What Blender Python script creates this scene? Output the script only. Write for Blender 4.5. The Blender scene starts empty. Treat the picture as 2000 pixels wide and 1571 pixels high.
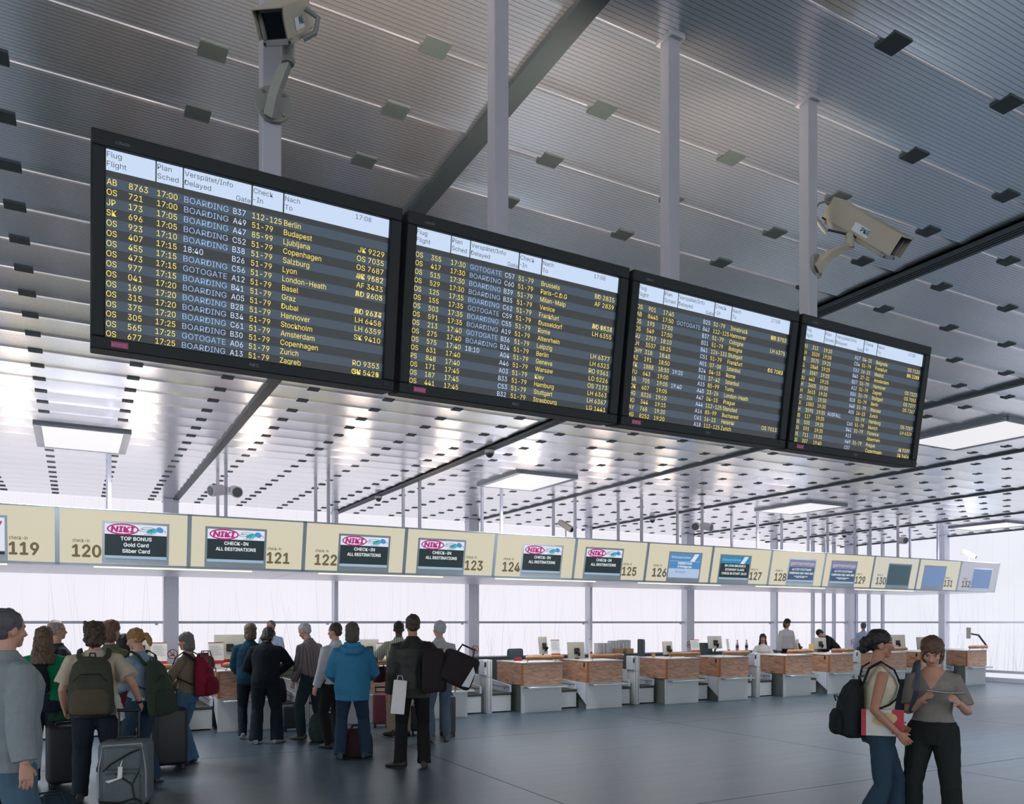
import bpy, bmesh, math, random
from mathutils import Vector, Matrix, Quaternion, noise
random.seed(7)
V = Vector
PI = math.pi
sc = bpy.context.scene
col = sc.collection

# ------------------------------------------------------------------ camera, sky, lights, exposure
F = 1566.0; HOR = 1216.0; AZ = math.radians(28.66); CAMZ = 1.75
SA, CA = math.sin(AZ), math.cos(AZ)
cd = bpy.data.cameras.new('camera'); cam = bpy.data.objects.new('camera', cd); col.objects.link(cam)
cd.sensor_width = 36.0; cd.lens = F / 2000 * 36.0; cd.shift_y = (HOR - 785.5) / 2000.0
cd.clip_start = 0.05; cd.clip_end = 300
cam.location = (0, 0, CAMZ); cam.rotation_euler = (PI / 2, 0, -AZ)
sc.camera = cam
sc.view_settings.view_transform = 'Standard'; sc.view_settings.look = 'None'
sc.view_settings.gamma = 1.0; sc.view_settings.use_curve_mapping = False
sc.view_settings.exposure = 0.0
w = bpy.data.worlds.new('daylight'); sc.world = w; w.use_nodes = True
w.node_tree.nodes['Background'].inputs[0].default_value = (0.73, 0.76, 0.79, 1)
w.node_tree.nodes['Background'].inputs[1].default_value = 3.1
CEIL = 4.43; BACK = 19.4; EAST = 24.05
def spot(x, y, z, power, ang=120, colr=(1.0, 0.80, 0.62), aim=(0, 0, 1), r=0.06):
    l = bpy.data.lights.new('uplight_lamp', 'SPOT'); l.energy = power; l.color = colr
    l.spot_size = math.radians(ang); l.spot_blend = 0.6; l.shadow_soft_size = r
    o = bpy.data.objects.new('uplight_lamp', l); col.objects.link(o); o.location = (x, y, z)
    o.rotation_euler = V(aim).to_track_quat('-Z', 'Y').to_euler()
    return o
for k in range(-1, 11):
    spot(0.97 + 1.765 * k, 14.75, 3.45, 22, aim=(0, -0.35, 1), r=0.22)
for k in range(-1, 11):
    spot(0.97 + 1.765 * k, 14.0, 3.5, 9, 100, aim=(0, -1, 0.42), r=0.22)
for x in (0.608, 1.516, 2.41, 3.32):                      # unseen spots added behind the board poles for warm patches on the ceiling
    spot(x, 3.02, 3.30, 95, 88, aim=(0.12, 0.5, 1), r=0.08)

# ------------------------------------------------------------------ pixels to places
def ray(u):
    r = (u - 1000.0) / F
    return r, r * CA + SA, -r * SA + CA                     # world x and y per unit of depth
def at_floor(u, v):
    t = CAMZ * F / (v - HOR); r, a, b = ray(u); return V((a * t, b * t, 0)), t
def at_depth(u, v, t):
    r, a, b = ray(u); return V((a * t, b * t, CAMZ + (HOR - v) / F * t))
def at_y(u, v, Y):
    r, a, b = ray(u); return at_depth(u, v, Y / b)
def at_x(u, v, X):
    r, a, b = ray(u); return at_depth(u, v, X / a)

# ------------------------------------------------------------------ materials
def srgb(r, g, b):
    f = lambda c: (c / 255 / 12.92) if c <= 10 else ((c / 255 + 0.055) / 1.055) ** 2.4
    return (f(r), f(g), f(b), 1)
MATS = {}
def mat(name, rgb, rough=0.5, metal=0.0, var=0.06, scale=18.0, bump=0.0, emit=0.0, spec=0.5, stripes=None, coat=0.0):
    if name in MATS: return MATS[name]
    m = bpy.data.materials.new(name); m.use_nodes = True; MATS[name] = m
    nt = m.node_tree; p = nt.nodes['Principled BSDF']; L = nt.links.new
    c = srgb(*rgb)
    tc = nt.nodes.new('ShaderNodeTexCoord')
    nz = nt.nodes.new('ShaderNodeTexNoise'); nz.inputs['Scale'].default_value = scale; nz.inputs['Detail'].default_value = 3
    L(tc.outputs['Object'], nz.inputs['Vector'])
    mx = nt.nodes.new('ShaderNodeMix'); mx.data_type = 'RGBA'
    mx.inputs[6].default_value = tuple(x * (1 - var) for x in c[:3]) + (1,)
    mx.inputs[7].default_value = tuple(min(1, x * (1 + var)) for x in c[:3]) + (1,)
    L(nz.outputs['Fac'], mx.inputs[0]); out = mx.outputs[2]
    if stripes:
        rgb2, freq, axis = stripes
        sx = nt.nodes.new('ShaderNodeSeparateXYZ'); L(tc.outputs['Object'], sx.inputs[0])
        mu = nt.nodes.new('ShaderNodeMath'); mu.operation = 'MULTIPLY'; mu.inputs[1].default_value = freq; L(sx.outputs[axis], mu.inputs[0])
        fr = nt.nodes.new('ShaderNodeMath'); fr.operation = 'FRACT'; L(mu.outputs[0], fr.inputs[0])
        gt = nt.nodes.new('ShaderNodeMath'); gt.operation = 'GREATER_THAN'; gt.inputs[1].default_value = 0.6; L(fr.outputs[0], gt.inputs[0])
        m2 = nt.nodes.new('ShaderNodeMix'); m2.data_type = 'RGBA'; m2.inputs[7].default_value = srgb(*rgb2)
        L(gt.outputs[0], m2.inputs[0]); L(out, m2.inputs[6]); out = m2.outputs[2]
    L(out, p.inputs['Base Color'])
    p.inputs['Roughness'].default_value = rough; p.inputs['Metallic'].default_value = metal
    p.inputs['Specular IOR Level'].default_value = spec; p.inputs['Coat Weight'].default_value = coat
    if emit:
        L(out, p.inputs['Emission Color']); p.inputs['Emission Strength'].default_value = emit
        m.cycles.emission_sampling = 'NONE'
    if bump:
        b = nt.nodes.new('ShaderNodeBump'); b.inputs['Strength'].default_value = bump; b.inputs['Distance'].default_value = 0.01
        L(nz.outputs['Fac'], b.inputs['Height']); L(b.outputs[0], p.inputs['Normal'])
    return m
def cloth(name, rgb, **k): return mat('cloth_' + name, rgb, rough=0.85, bump=0.5, scale=26, var=0.12, spec=0.2, **k)

def wood(name, a, b):
    m = bpy.data.materials.new(name); m.use_nodes = True; nt = m.node_tree; L = nt.links.new; p = nt.nodes['Principled BSDF']
    tc = nt.nodes.new('ShaderNodeTexCoord'); mp = nt.nodes.new('ShaderNodeMapping'); mp.inputs['Scale'].default_value = (0.9, 0.9, 9)
    L(tc.outputs['Object'], mp.inputs[0])
    n1 = nt.nodes.new('ShaderNodeTexNoise'); n1.inputs['Scale'].default_value = 3.2; n1.inputs['Detail'].default_value = 5; n1.inputs['Distortion'].default_value = 1.6
    L(mp.outputs[0], n1.inputs['Vector'])
    cr = nt.nodes.new('ShaderNodeValToRGB'); e = cr.color_ramp.elements
    e[0].position = 0.35; e[0].color = srgb(*a); e[1].position = 0.66; e[1].color = srgb(*b)
    L(n1.outputs['Fac'], cr.inputs[0]); L(cr.outputs[0], p.inputs['Base Color']); p.inputs['Roughness'].default_value = 0.32
    return m
M_WOOD = wood('oak_veneer', (146, 106, 84), (200, 158, 132))
M_RAIL = wood('oak_rail', (150, 104, 70), (196, 148, 104))
M_EDGE = mat('orange_edge', (160, 96, 48), 0.35)

def emis(name, rgb, strength=1.0, sample=False, mixin=None):
    if name in MATS: return MATS[name]
    m = bpy.data.materials.new(name); m.use_nodes = True; MATS[name] = m; nt = m.node_tree; L = nt.links.new
    p = nt.nodes['Principled BSDF']; p.inputs['Base Color'].default_value = (0.02, 0.02, 0.02, 1); p.inputs['Roughness'].default_value = 0.4
    rg = nt.nodes.new('ShaderNodeRGB'); rg.outputs[0].default_value = srgb(*rgb)
    L(rg.outputs[0], p.inputs['Emission Color']); p.inputs['Emission Strength'].default_value = strength
    if not sample: m.cycles.emission_sampling = 'NONE'
    return m

def window_mat(name, axis, rgb, strength):
    m = bpy.data.materials.new(name); m.use_nodes = True; nt = m.node_tree; L = nt.links.new; p = nt.nodes['Principled BSDF']
    tc = nt.nodes.new('ShaderNodeTexCoord'); sx = nt.nodes.new('ShaderNodeSeparateXYZ'); L(tc.outputs['Object'], sx.inputs[0])
    def band(freq, lo, wid):
        a = nt.nodes.new('ShaderNodeMath'); a.operation = 'MULTIPLY'; a.inputs[1].default_value = freq; L(sx.outputs[axis], a.inputs[0])
        f = nt.nodes.new('ShaderNodeMath'); f.operation = 'FRACT'; L(a.outputs[0], f.inputs[0])
        g = nt.nodes.new('ShaderNodeMath'); g.operation = 'LESS_THAN'; g.inputs[1].default_value = wid; L(f.outputs[0], g.inputs[0])
        h = nt.nodes.new('ShaderNodeMath'); h.operation = 'MULTIPLY'; h.inputs[1].default_value = lo; L(g.outputs[0], h.inputs[0]); return h
    fine = band(1 / 0.052, 0.032, 0.4); seam = band(1 / 0.47, 0.06, 0.03)
    s = nt.nodes.new('ShaderNodeMath'); s.operation = 'ADD'; L(fine.outputs[0], s.inputs[0]); L(seam.outputs[0], s.inputs[1])
    nz = nt.nodes.new('ShaderNodeTexNoise'); nz.inputs['Scale'].default_value = 0.5; L(tc.outputs['Object'], nz.inputs['Vector'])
    q = nt.nodes.new('ShaderNodeMath'); q.operation = 'MULTIPLY_ADD'; q.inputs[1].default_value = 0.12; L(nz.outputs['Fac'], q.inputs[0]); L(s.outputs[0], q.inputs[2])
    i = nt.nodes.new('ShaderNodeMath'); i.operation = 'SUBTRACT'; i.inputs[0].default_value = 1.06; L(q.outputs[0], i.inputs[1])
    k = nt.nodes.new('ShaderNodeMath'); k.operation = 'MULTIPLY'; k.inputs[1].default_value = strength; L(i.outputs[0], k.inputs[0])
    p.inputs['Base Color'].default_value = (0.04, 0.04, 0.045, 1); p.inputs['Roughness'].default_value = 0.35; p.inputs['Specular IOR Level'].default_value = 0.2
    p.inputs['Emission Color'].default_value = srgb(*rgb); L(k.outputs[0], p.inputs['Emission Strength'])
    return m

# ------------------------------------------------------------------ mesh helpers
def newbm(): return bmesh.new()
def box(bm, x0, x1, y0, y1, z0, z1, bev=0.0, seg=2, M=None):
    r = bmesh.ops.create_cube(bm, size=1.0)['verts']
    S = Matrix.Translation(((x0 + x1) / 2, (y0 + y1) / 2, (z0 + z1) / 2)) @ Matrix.Diagonal((abs(x1 - x0), abs(y1 - y0), abs(z1 - z0), 1))
    if M is not None: S = M @ S
    bmesh.ops.transform(bm, matrix=S, verts=r)
    if bev:
        es = list({e for v in r for e in v.link_edges})
        bmesh.ops.bevel(bm, geom=es, offset=bev, segments=seg, affect='EDGES', profile=0.5)
def frame_of(d, up=V((0, 0, 1))):
    d = d.normalized()
    if abs(d.dot(up)) > 0.97: up = V((0, 1, 0))
    s = d.cross(up).normalized(); return s, s.cross(d).normalized()
def loft(bm, rings, n=14, cap=True):
    """rings: list of (centre, half axis u, half axis v)"""
    rows = []
    for c, u, v in rings:
        rows.append([bm.verts.new(c + u * math.cos(2 * PI * i / n) + v * math.sin(2 * PI * i / n)) for i in range(n)])
    for a, b in zip(rows, rows[1:]):
        for i in range(n):
            bm.faces.new((a[i], a[(i + 1) % n], b[(i + 1) % n], b[i]))
    if cap:
        bm.faces.new(list(reversed(rows[0]))); bm.faces.new(rows[-1])
def tube(bm, pts, rad, n=10, cap=True, flat=1.0, up=None):
    pts = [V(p) for p in pts]
    if not isinstance(rad, (list, tuple)): rad = [rad] * len(pts)
    rings = []; s0 = None
    for i, p in enumerate(pts):
        d = (pts[min(i + 1, len(pts) - 1)] - pts[max(i - 1, 0)])
        if d.length < 1e-9: d = V((0, 0, 1))
        d.normalize()
        if s0 is None: s, v = frame_of(d, up if up is not None else V((0, 0, 1)))
        else:
            s = s0 - d * s0.dot(d)
            if s.length < 1e-6: s, v = frame_of(d)
            s.normalize(); v = s.cross(d)
        s0 = s; rings.append((p, s * rad[i], v * rad[i] * flat))
    loft(bm, rings, n, cap)
def ball(bm, c, rx, ry=None, rz=None, M=None, seg=16):
    ry = rx if ry is None else ry; rz = rx if rz is None else rz
    r = bmesh.ops.create_uvsphere(bm, u_segments=seg, v_segments=seg // 2 + 2, radius=1.0)['verts']
    S = Matrix.Translation(V(c)) @ Matrix.Diagonal((rx, ry, rz, 1))
    if M is not None: S = M @ S
    bmesh.ops.transform(bm, matrix=S, verts=r)
def cyl(bm, a, b, r, n=18, r2=None): tube(bm, [a, b], [r, r if r2 is None else r2], n)
def quad(bm, *p): bm.faces.new([bm.verts.new(V(q)) for q in p])
def prism(bm, poly, y0, y1):
    """polygon in (x, z), pulled along y"""
    a = [bm.verts.new((x, y0, z)) for x, z in poly]; b = [bm.verts.new((x, y1, z)) for x, z in poly]
    n = len(poly); bm.faces.new(a); bm.faces.new(list(reversed(b)))
    for i in range(n): bm.faces.new((a[i], b[i], b[(i + 1) % n], a[(i + 1) % n]))
def mesh_of(name, bm, smooth=True, ang=40):
    bmesh.ops.recalc_face_normals(bm, faces=bm.faces)
    me = bpy.data.meshes.new(name); bm.to_mesh(me); bm.free()
    if smooth:
        for p in me.polygons: p.use_smooth = True
        me.set_sharp_from_angle(angle=math.radians(ang))
    return me
def put(name, me, material, parent=None, label=None, loc=None, rot=None):
    if material is not None and len(me.materials) == 0: me.materials.append(material)
    o = bpy.data.objects.new(name, me); col.objects.link(o)
    if parent is not None: o.parent = parent
    if label: o['label'] = label
    if loc is not None: o.location = loc
    if rot is not None: o.rotation_euler = rot
    return o
def part(name, bm, material, parent=None, label=None, **k):
    return put(name, mesh_of(name, bm), material, parent, label, **k)
def thing(name, label, cat, loc=(0, 0, 0), rot=(0, 0, 0), group=None):
    o = bpy.data.objects.new(name, None); col.objects.link(o); o.empty_display_size = 0.1
    o.location = loc; o.rotation_euler = rot; o['label'] = label; o['category'] = cat
    if group: o['group'] = group
    return o
def tag(o, label, cat, group=None):
    o['label'] = label; o['category'] = cat
    if group: o['group'] = group
    return o
def struct(name, bm, material, label=None):
    o = part(name, bm, material); o['kind'] = 'structure'
    if label: o['label'] = label
    return o
def copy_tree(o, parent=None):
    c = o.copy(); col.objects.link(c)
    if parent is not None: c.parent = parent
    for ch in list(o.children): copy_tree(ch, c)
    return c

# text laid on the front (x, z) plane of a thing
TXT = {}
try:                                                    # Blender's own bundled interface face; falls back to the built-in one
    import os
    FONT = bpy.data.fonts.load(os.path.join(bpy.utils.system_resource('DATAFILES', path='fonts'), 'Inter.woff2'))
except Exception:
    FONT = None
def glyphs(s, shear=0.0):
    k = (s, shear)
    if k not in TXT:
        cu = bpy.data.curves.new('t', 'FONT'); cu.body = s; cu.size = 1.0; cu.shear = shear
        if FONT: cu.font = FONT
        cu.resolution_u = 3
        ob = bpy.data.objects.new('t', cu)
        me = ob.to_mesh(); vs = [v.co.copy() for v in me.vertices]; fs = [tuple(p.vertices) for p in me.polygons]
        ob.to_mesh_clear(); bpy.data.objects.remove(ob); bpy.data.curves.remove(cu)
        TXT[k] = (vs, fs)
    return TXT[k]
CAPH = None
def letters(bm, s, x, z, cap, xs=1.0, align='l', width=None, y=-0.002, shear=0.0, bold=0.0):
    """lettering with cap height 'cap', baseline z, on the plane y"""
    global CAPH
    if CAPH is None: CAPH = max(v.y for v in glyphs('H')[0])
    vs, fs = glyphs(s, shear)
    if not vs: return
    k = cap / CAPH; x0 = min(v.x for v in vs); x1 = max(v.x for v in vs); kx = k * xs
    if width is not None: kx = width / (x1 - x0)
    w_ = (x1 - x0) * kx
    ox = x - {'l': 0, 'r': w_, 'c': w_ / 2}[align]
    offs = [(0, 0)] if not bold else [(-bold, 0), (bold, 0), (0, bold), (0, -bold)]
    for j, (dx, dz) in enumerate(offs):
        nv = [bm.verts.new((ox + dx + (v.x - x0) * kx, y - j * 0.0003, z + dz + v.y * k)) for v in vs]
        for f in fs:
            try: bm.faces.new([nv[i] for i in f])
            except ValueError: pass
def flat_part(name, bm, material, parent, label=None):
    for f in bm.faces: f.normal_update()
    me = bpy.data.meshes.new(name); bm.to_mesh(me); bm.free()
    return put(name, me, material, parent, label)
def rect(bm, x0, x1, z0, z1, y): quad(bm, (x0, y, z0), (x1, y, z0), (x1, y, z1), (x0, y, z1))
def ring2d(bm, cx, cz, rx, rz, wd, y, n=40):
    for i in range(n):
        a, b = 2 * PI * i / n, 2 * PI * (i + 1) / n
        quad(bm, (cx + rx * math.cos(a), y, cz + rz * math.sin(a)), (cx + rx * math.cos(b), y, cz + rz * math.sin(b)),
             (cx + (rx - wd) * math.cos(b), y, cz + (rz - wd) * math.sin(b)), (cx + (rx - wd) * math.cos(a), y, cz + (rz - wd) * math.sin(a)))
def disc2d(bm, cx, cz, rx, rz, y, rot=0.0, n=24):
    vs = []
    for i in range(n):
        a = 2 * PI * i / n; px, pz = rx * math.cos(a), rz * math.sin(a)
        vs.append(bm.verts.new((cx + px * math.cos(rot) - pz * math.sin(rot), y, cz + px * math.sin(rot) + pz * math.cos(rot))))
    bm.faces.new(vs)
def stroke2d(bm, pts, wd, y):
    for (xa, za), (xb, zb) in zip(pts, pts[1:]):
        d = V((xb - xa, zb - za)); 
        if d.length < 1e-6: continue
        d.normalize(); n = V((-d.y, d.x)) * wd / 2
        quad(bm, (xa - n.x, y, za - n.y), (xb - n.x, y, zb - n.y), (xb + n.x, y, zb + n.y), (xa + n.x, y, za + n.y))

# ================================================================== THE HALL
def floor_mat():
    m = bpy.data.materials.new('blue_grey_terrazzo'); m.use_nodes = True; nt = m.node_tree; L = nt.links.new; p = nt.nodes['Principled BSDF']
    tc = nt.nodes.new('ShaderNodeTexCoord'); sx = nt.nodes.new('ShaderNodeSeparateXYZ'); L(tc.outputs['Object'], sx.inputs[0])
    def line(axis, off):
        a = nt.nodes.new('ShaderNodeMath'); a.operation = 'SUBTRACT'; a.inputs[1].default_value = off - 0.006; L(sx.outputs[axis], a.inputs[0])
        d = nt.nodes.new('ShaderNodeMath'); d.operation = 'DIVIDE'; d.inputs[1].default_value = 5.0; L(a.outputs[0], d.inputs[0])
        f = nt.nodes.new('ShaderNodeMath'); f.operation = 'FRACT'; L(d.outputs[0], f.inputs[0])
        g = nt.nodes.new('ShaderNodeMath'); g.operation = 'LESS_THAN'; g.inputs[1].default_value = 0.0024; L(f.outputs[0], g.inputs[0]); return g
    a, b = line(0, 4.14), line(1, 5.92)
    mxn = nt.nodes.new('ShaderNodeMath'); mxn.operation = 'MAXIMUM'; L(a.outputs[0], mxn.inputs[0]); L(b.outputs[0], mxn.inputs[1])
    nz = nt.nodes.new('ShaderNodeTexNoise'); nz.inputs['Scale'].default_value = 0.9; nz.inputs['Detail'].default_value = 6; L(tc.outputs['Object'], nz.inputs['Vector'])
    mp = nt.nodes.new('ShaderNodeMapping'); mp.inputs['Scale'].default_value = (0.25, 3, 1); mp.inputs['Rotation'].default_value = (0, 0, 0.35); L(tc.outputs['Object'], mp.inputs[0])
    n2 = nt.nodes.new('ShaderNodeTexNoise'); n2.inputs['Scale'].default_value = 2.5; n2.inputs['Detail'].default_value = 4; L(mp.outputs[0], n2.inputs['Vector'])
    c1 = nt.nodes.new('ShaderNodeMix'); c1.data_type = 'RGBA'; c1.inputs[6].default_value = srgb(40, 56, 68); c1.inputs[7].default_value = srgb(56, 76, 92); L(nz.outputs['Fac'], c1.inputs[0])
    c2 = nt.nodes.new('ShaderNodeMix'); c2.data_type = 'RGBA'; c2.inputs[7].default_value = srgb(30, 38, 42); L(mxn.outputs[0], c2.inputs[0]); L(c1.outputs[2], c2.inputs[6])
    L(c2.outputs[2], p.inputs['Base Color'])
    r = nt.nodes.new('ShaderNodeMapRange'); r.inputs[3].default_value = 0.28; r.inputs[4].default_value = 0.40; L(n2.outputs['Fac'], r.inputs[0]); L(r.outputs[0], p.inputs['Roughness'])
    p.inputs['IOR'].default_value = 2.75; p.inputs['Specular Tint'].default_value = (0.78, 0.90, 1.0, 1); sl = nt.nodes.new('ShaderNodeMapRange'); sl.inputs[3].default_value = 0.5; sl.inputs[4].default_value = 0.0; L(mxn.outputs[0], sl.inputs[0]); L(sl.outputs[0], p.inputs['Specular IOR Level'])
    bp = nt.nodes.new('ShaderNodeBump'); bp.inputs['Strength'].default_value = 0.02; bp.inputs['Distance'].default_value = 0.002; L(n2.outputs['Fac'], bp.inputs['Height']); L(bp.outputs[0], p.inputs['Normal'])
    return m
bm = newbm(); box(bm, -16, EAST + 0.3, -14, BACK + 0.3, -0.2, 0); struct('floor', bm, floor_mat())

def ceiling_mat():
    m = bpy.data.materials.new('ribbed_aluminium'); m.use_nodes = True; nt = m.node_tree; L = nt.links.new; p = nt.nodes['Principled BSDF']
    tc = nt.nodes.new('ShaderNodeTexCoord'); sx = nt.nodes.new('ShaderNodeSeparateXYZ'); L(tc.outputs['Object'], sx.inputs[0])
    mu = nt.nodes.new('ShaderNodeMath'); mu.operation = 'MULTIPLY'; mu.inputs[1].default_value = 2 * PI / 0.0261; L(sx.outputs[1], mu.inputs[0])
    sn = nt.nodes.new('ShaderNodeMath'); sn.operation = 'SINE'; L(mu.outputs[0], sn.inputs[0])
    pw = nt.nodes.new('ShaderNodeMath'); pw.operation = 'GREATER_THAN'; pw.inputs[1].default_value = 0.86; L(sn.outputs[0], pw.inputs[0])
    mp = nt.nodes.new('ShaderNodeMapping'); mp.inputs['Scale'].default_value = (0.3, 14, 1); L(tc.outputs['Object'], mp.inputs[0])
    nz = nt.nodes.new('ShaderNodeTexNoise'); nz.inputs['Scale'].default_value = 3; nz.inputs['Detail'].default_value = 4; L(mp.outputs[0], nz.inputs['Vector'])
    c1 = nt.nodes.new('ShaderNodeMix'); c1.data_type = 'RGBA'; c1.inputs[6].default_value = srgb(230, 231, 235); c1.inputs[7].default_value = srgb(243, 243, 246); L(nz.outputs['Fac'], c1.inputs[0])
    c2 = nt.nodes.new('ShaderNodeMix'); c2.data_type = 'RGBA'; c2.inputs[7].default_value = srgb(176, 178, 182); L(pw.outputs[0], c2.inputs[0]); L(c1.outputs[2], c2.inputs[6])
    L(c2.outputs[2], p.inputs['Base Color']); p.inputs['Metallic'].default_value = 0.9; p.inputs['Roughness'].default_value = 0.21
    ad = nt.nodes.new('ShaderNodeMath'); ad.operation = 'MULTIPLY_ADD'; ad.inputs[1].default_value = 0.6; L(nz.outputs['Fac'], ad.inputs[0]); L(sn.outputs[0], ad.inputs[2])
    bp = nt.nodes.new('ShaderNodeBump'); bp.inputs['Strength'].default_value = 0.07; bp.inputs['Distance'].default_value = 0.0012; L(ad.outputs[0], bp.inputs['Height']); L(bp.outputs[0], p.inputs['Normal'])
    return m
M_CEIL = ceiling_mat()
ROW0, ROWP = 2.93, 0.5215
bm = newbm(); prof = []
k0 = int((-14 - ROW0) / ROWP)
for k in range(k0, int((BACK - ROW0) / ROWP) + 2):
    ys = ROW0 + k * ROWP
    for u, h in ((0.0, -0.0022), (0.010, 0.0006), (0.05, 0.0024), (0.12, 0.0032), (0.5, 0.0038), (0.80, 0.0030), (0.88, 0.0014), (0.95, -0.0008), (0.99, -0.0022)):
        prof.append((min(ys + u * ROWP, BACK + 0.2), CEIL + h * 1.3))
x0, x1 = -16, EAST + 0.2
low = [(bm.verts.new((x0, y, z)), bm.verts.new((x1, y, z))) for y, z in prof]
for a, b in zip(low, low[1:]):
    if (a[0].co - b[0].co).length > 1e-6: bm.faces.new((a[0], a[1], b[1], b[0]))
box(bm, x0, x1, -14, BACK + 0.2, CEIL + 0.06, CEIL + 0.25)
struct('ceiling', bm, M_CEIL)

M_BEAM = mat('dark_beam_metal', (66, 77, 83), 0.5, 0.4)
M_BEAM2 = mat('groove_black', (24, 27, 30), 0.6)
BAY = 3.66; BX0 = 1.95
for k in range(-3, 7):
    X = BX0 + BAY * k; bm = newbm()
    hw = 0.055 if k == 0 else (0.075 if k == 1 else 0.035)
    if k == 1:
        for a, b in ((-0.075, -0.045), (-0.03, -0.012), (0.003, 0.021), (0.036, 0.075)): box(bm, X + a, X + b, -14, BACK, CEIL - 0.035, CEIL + 0.02)
        box(bm, X - 0.075, X + 0.075, -14, BACK, CEIL - 0.012, CEIL + 0.02)
    else: box(bm, X - hw, X + hw, -14, BACK, CEIL - 0.03, CEIL + 0.02)
    struct('ceiling_beam', bm, M_BEAM)

# walls of glowing translucent glass
M_WIN = window_mat('translucent_glass_lit', 0, (240, 237, 246), 1.02)
M_WINE = window_mat('translucent_glass_side_lit', 1, (236, 238, 248), 1.0)
bm = newbm(); box(bm, -16, EAST, BACK, BACK + 0.06, 0, CEIL); struct('window_1', bm, M_WIN)
bm = newbm(); box(bm, EAST, EAST + 0.06, -14, BACK, 0, CEIL); struct('window_2', bm, M_WINE)
M_COL = mat('column_paint', (222, 223, 236), 0.5)
M_POST = mat('post_paint', (190, 192, 204), 0.45)
cols = [(2.0 - 0.3, 2.0), (5.44, 5.53), (8.98, 9.27), (12.75, 12.83), (16.28, 16.57), (20.03, 20.12), (23.62, 23.9)]
cols += [(-5.6, -5.3), (-1.85, -1.77)]
for a, b in cols:
    bm = newbm(); box(bm, a, b, 18.75, 19.0, 0, CEIL); box(bm, a - 0.02, b + 0.02, 18.73, 19.02, CEIL - 0.07, CEIL - 0.05)
    struct('column', bm, M_COL)
for y in (15.4, 11.7, 8.0):
    bm = newbm(); box(bm, 23.72, 23.97, y, y + 0.2, 0, CEIL); struct('column', bm, M_COL)
for X in (22.3, 22.84, 23.36):
    bm = newbm(); box(bm, X, X + 0.06, 19.2, 19.32, 0, CEIL); struct('mullion_trim', bm, M_POST)
for Y in (18.72, 18.22, 17.68):
    bm = newbm(); box(bm, 23.85, 23.97, Y, Y + 0.06, 0, CEIL); struct('mullion_trim', bm, M_POST)
xs = [-16, -5.6, -5.3, -1.85, -1.77, 1.7, 2.0, 5.44, 5.53, 8.98, 9.27, 12.75, 12.83, 16.28, 16.57, 20.03, 20.12, 23.62]
bars = [(-16, -5.6), (-5.3, -1.85), (-1.77, 1.7), (2.0, 5.44), (5.53, 8.98), (9.27, 12.75), (12.83, 16.28), (16.57, 20.03), (20.12, 23.62)]
for a, b in bars:
    bm = newbm(); box(bm, a, b, 18.86, 18.91, CAMZ - 0.028, CAMZ + 0.028); box(bm, b - 0.16, b - 0.1, 18.87, 18.9, CAMZ - 0.06, CAMZ - 0.02); struct('rail_trim', bm, M_POST)
for a, b in ((-14, 8.0), (8.2, 11.7), (11.9, 15.4), (15.6, 18.75)):
    bm = newbm(); box(bm, 23.8, 23.85, a, b, CAMZ - 0.028, CAMZ + 0.028); struct('rail_trim', bm, M_POST)
    bm = newbm(); box(bm, 23.8, 23.85, a, b, 0.26, 0.34); box(bm, 23.82, 23.95, a, b, 0.0, 0.12); struct('rail_trim', bm, M_POST)
# faint reed print on the glass
def reeds(name, n, place, seed):
    rnd = random.Random(seed); bm = newbm()
    for _ in range(n):
        s = rnd.random(); h = 0.9 + rnd.random() ** 2 * 1.9; z0 = 0.3; lean = rnd.gauss(0, 0.13); bend = rnd.gauss(0, 0.12)
        wd = rnd.choice((0.005, 0.006, 0.008, 0.011)); prev = None
        for j in range(9):
            q = j / 8; off = lean * q * h + bend * q * q; z = z0 + h * q; wq = wd * (1 - 0.75 * q)
            a, b = place(s, off - wq / 2, z), place(s, off + wq / 2, z)
            cur = (bm.verts.new(a), bm.verts.new(b))
            if prev: bm.faces.new((prev[0], prev[1], cur[1], cur[0]))
            prev = cur
    o = flat_part(name, bm, emis('reed_print_tint', (186, 192, 212), 0.92), None)
    o['kind'] = 'stuff'; tag(o, 'faint grey reed stems printed along the lower half of the glass wall', 'reed print'); return o
r1 = reeds('reed_print', 300, lambda s, o, z: (-9 + 32.5 * s + o, BACK - 0.012, z), 3)
r2 = reeds('reed_print', 190, lambda s, o, z: (EAST - 0.012, 8 + 11.2 * s + o, z), 5)
r1['label'] = 'thin grey reed stems printed on the glass wall behind the desks'
r2['label'] = 'thin grey reed stems printed on the glass wall right of the corner'
# low dark counter below the glass
bm = newbm(); box(bm, -14, 21.4, 18.2, 18.72, 0.0, 0.84); box(bm, -14, 21.4, 18.15, 18.72, 0.84, 0.87); struct('wall_low', bm, mat('dark_grey_laminate', (92, 100, 106), 0.45))

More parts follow.
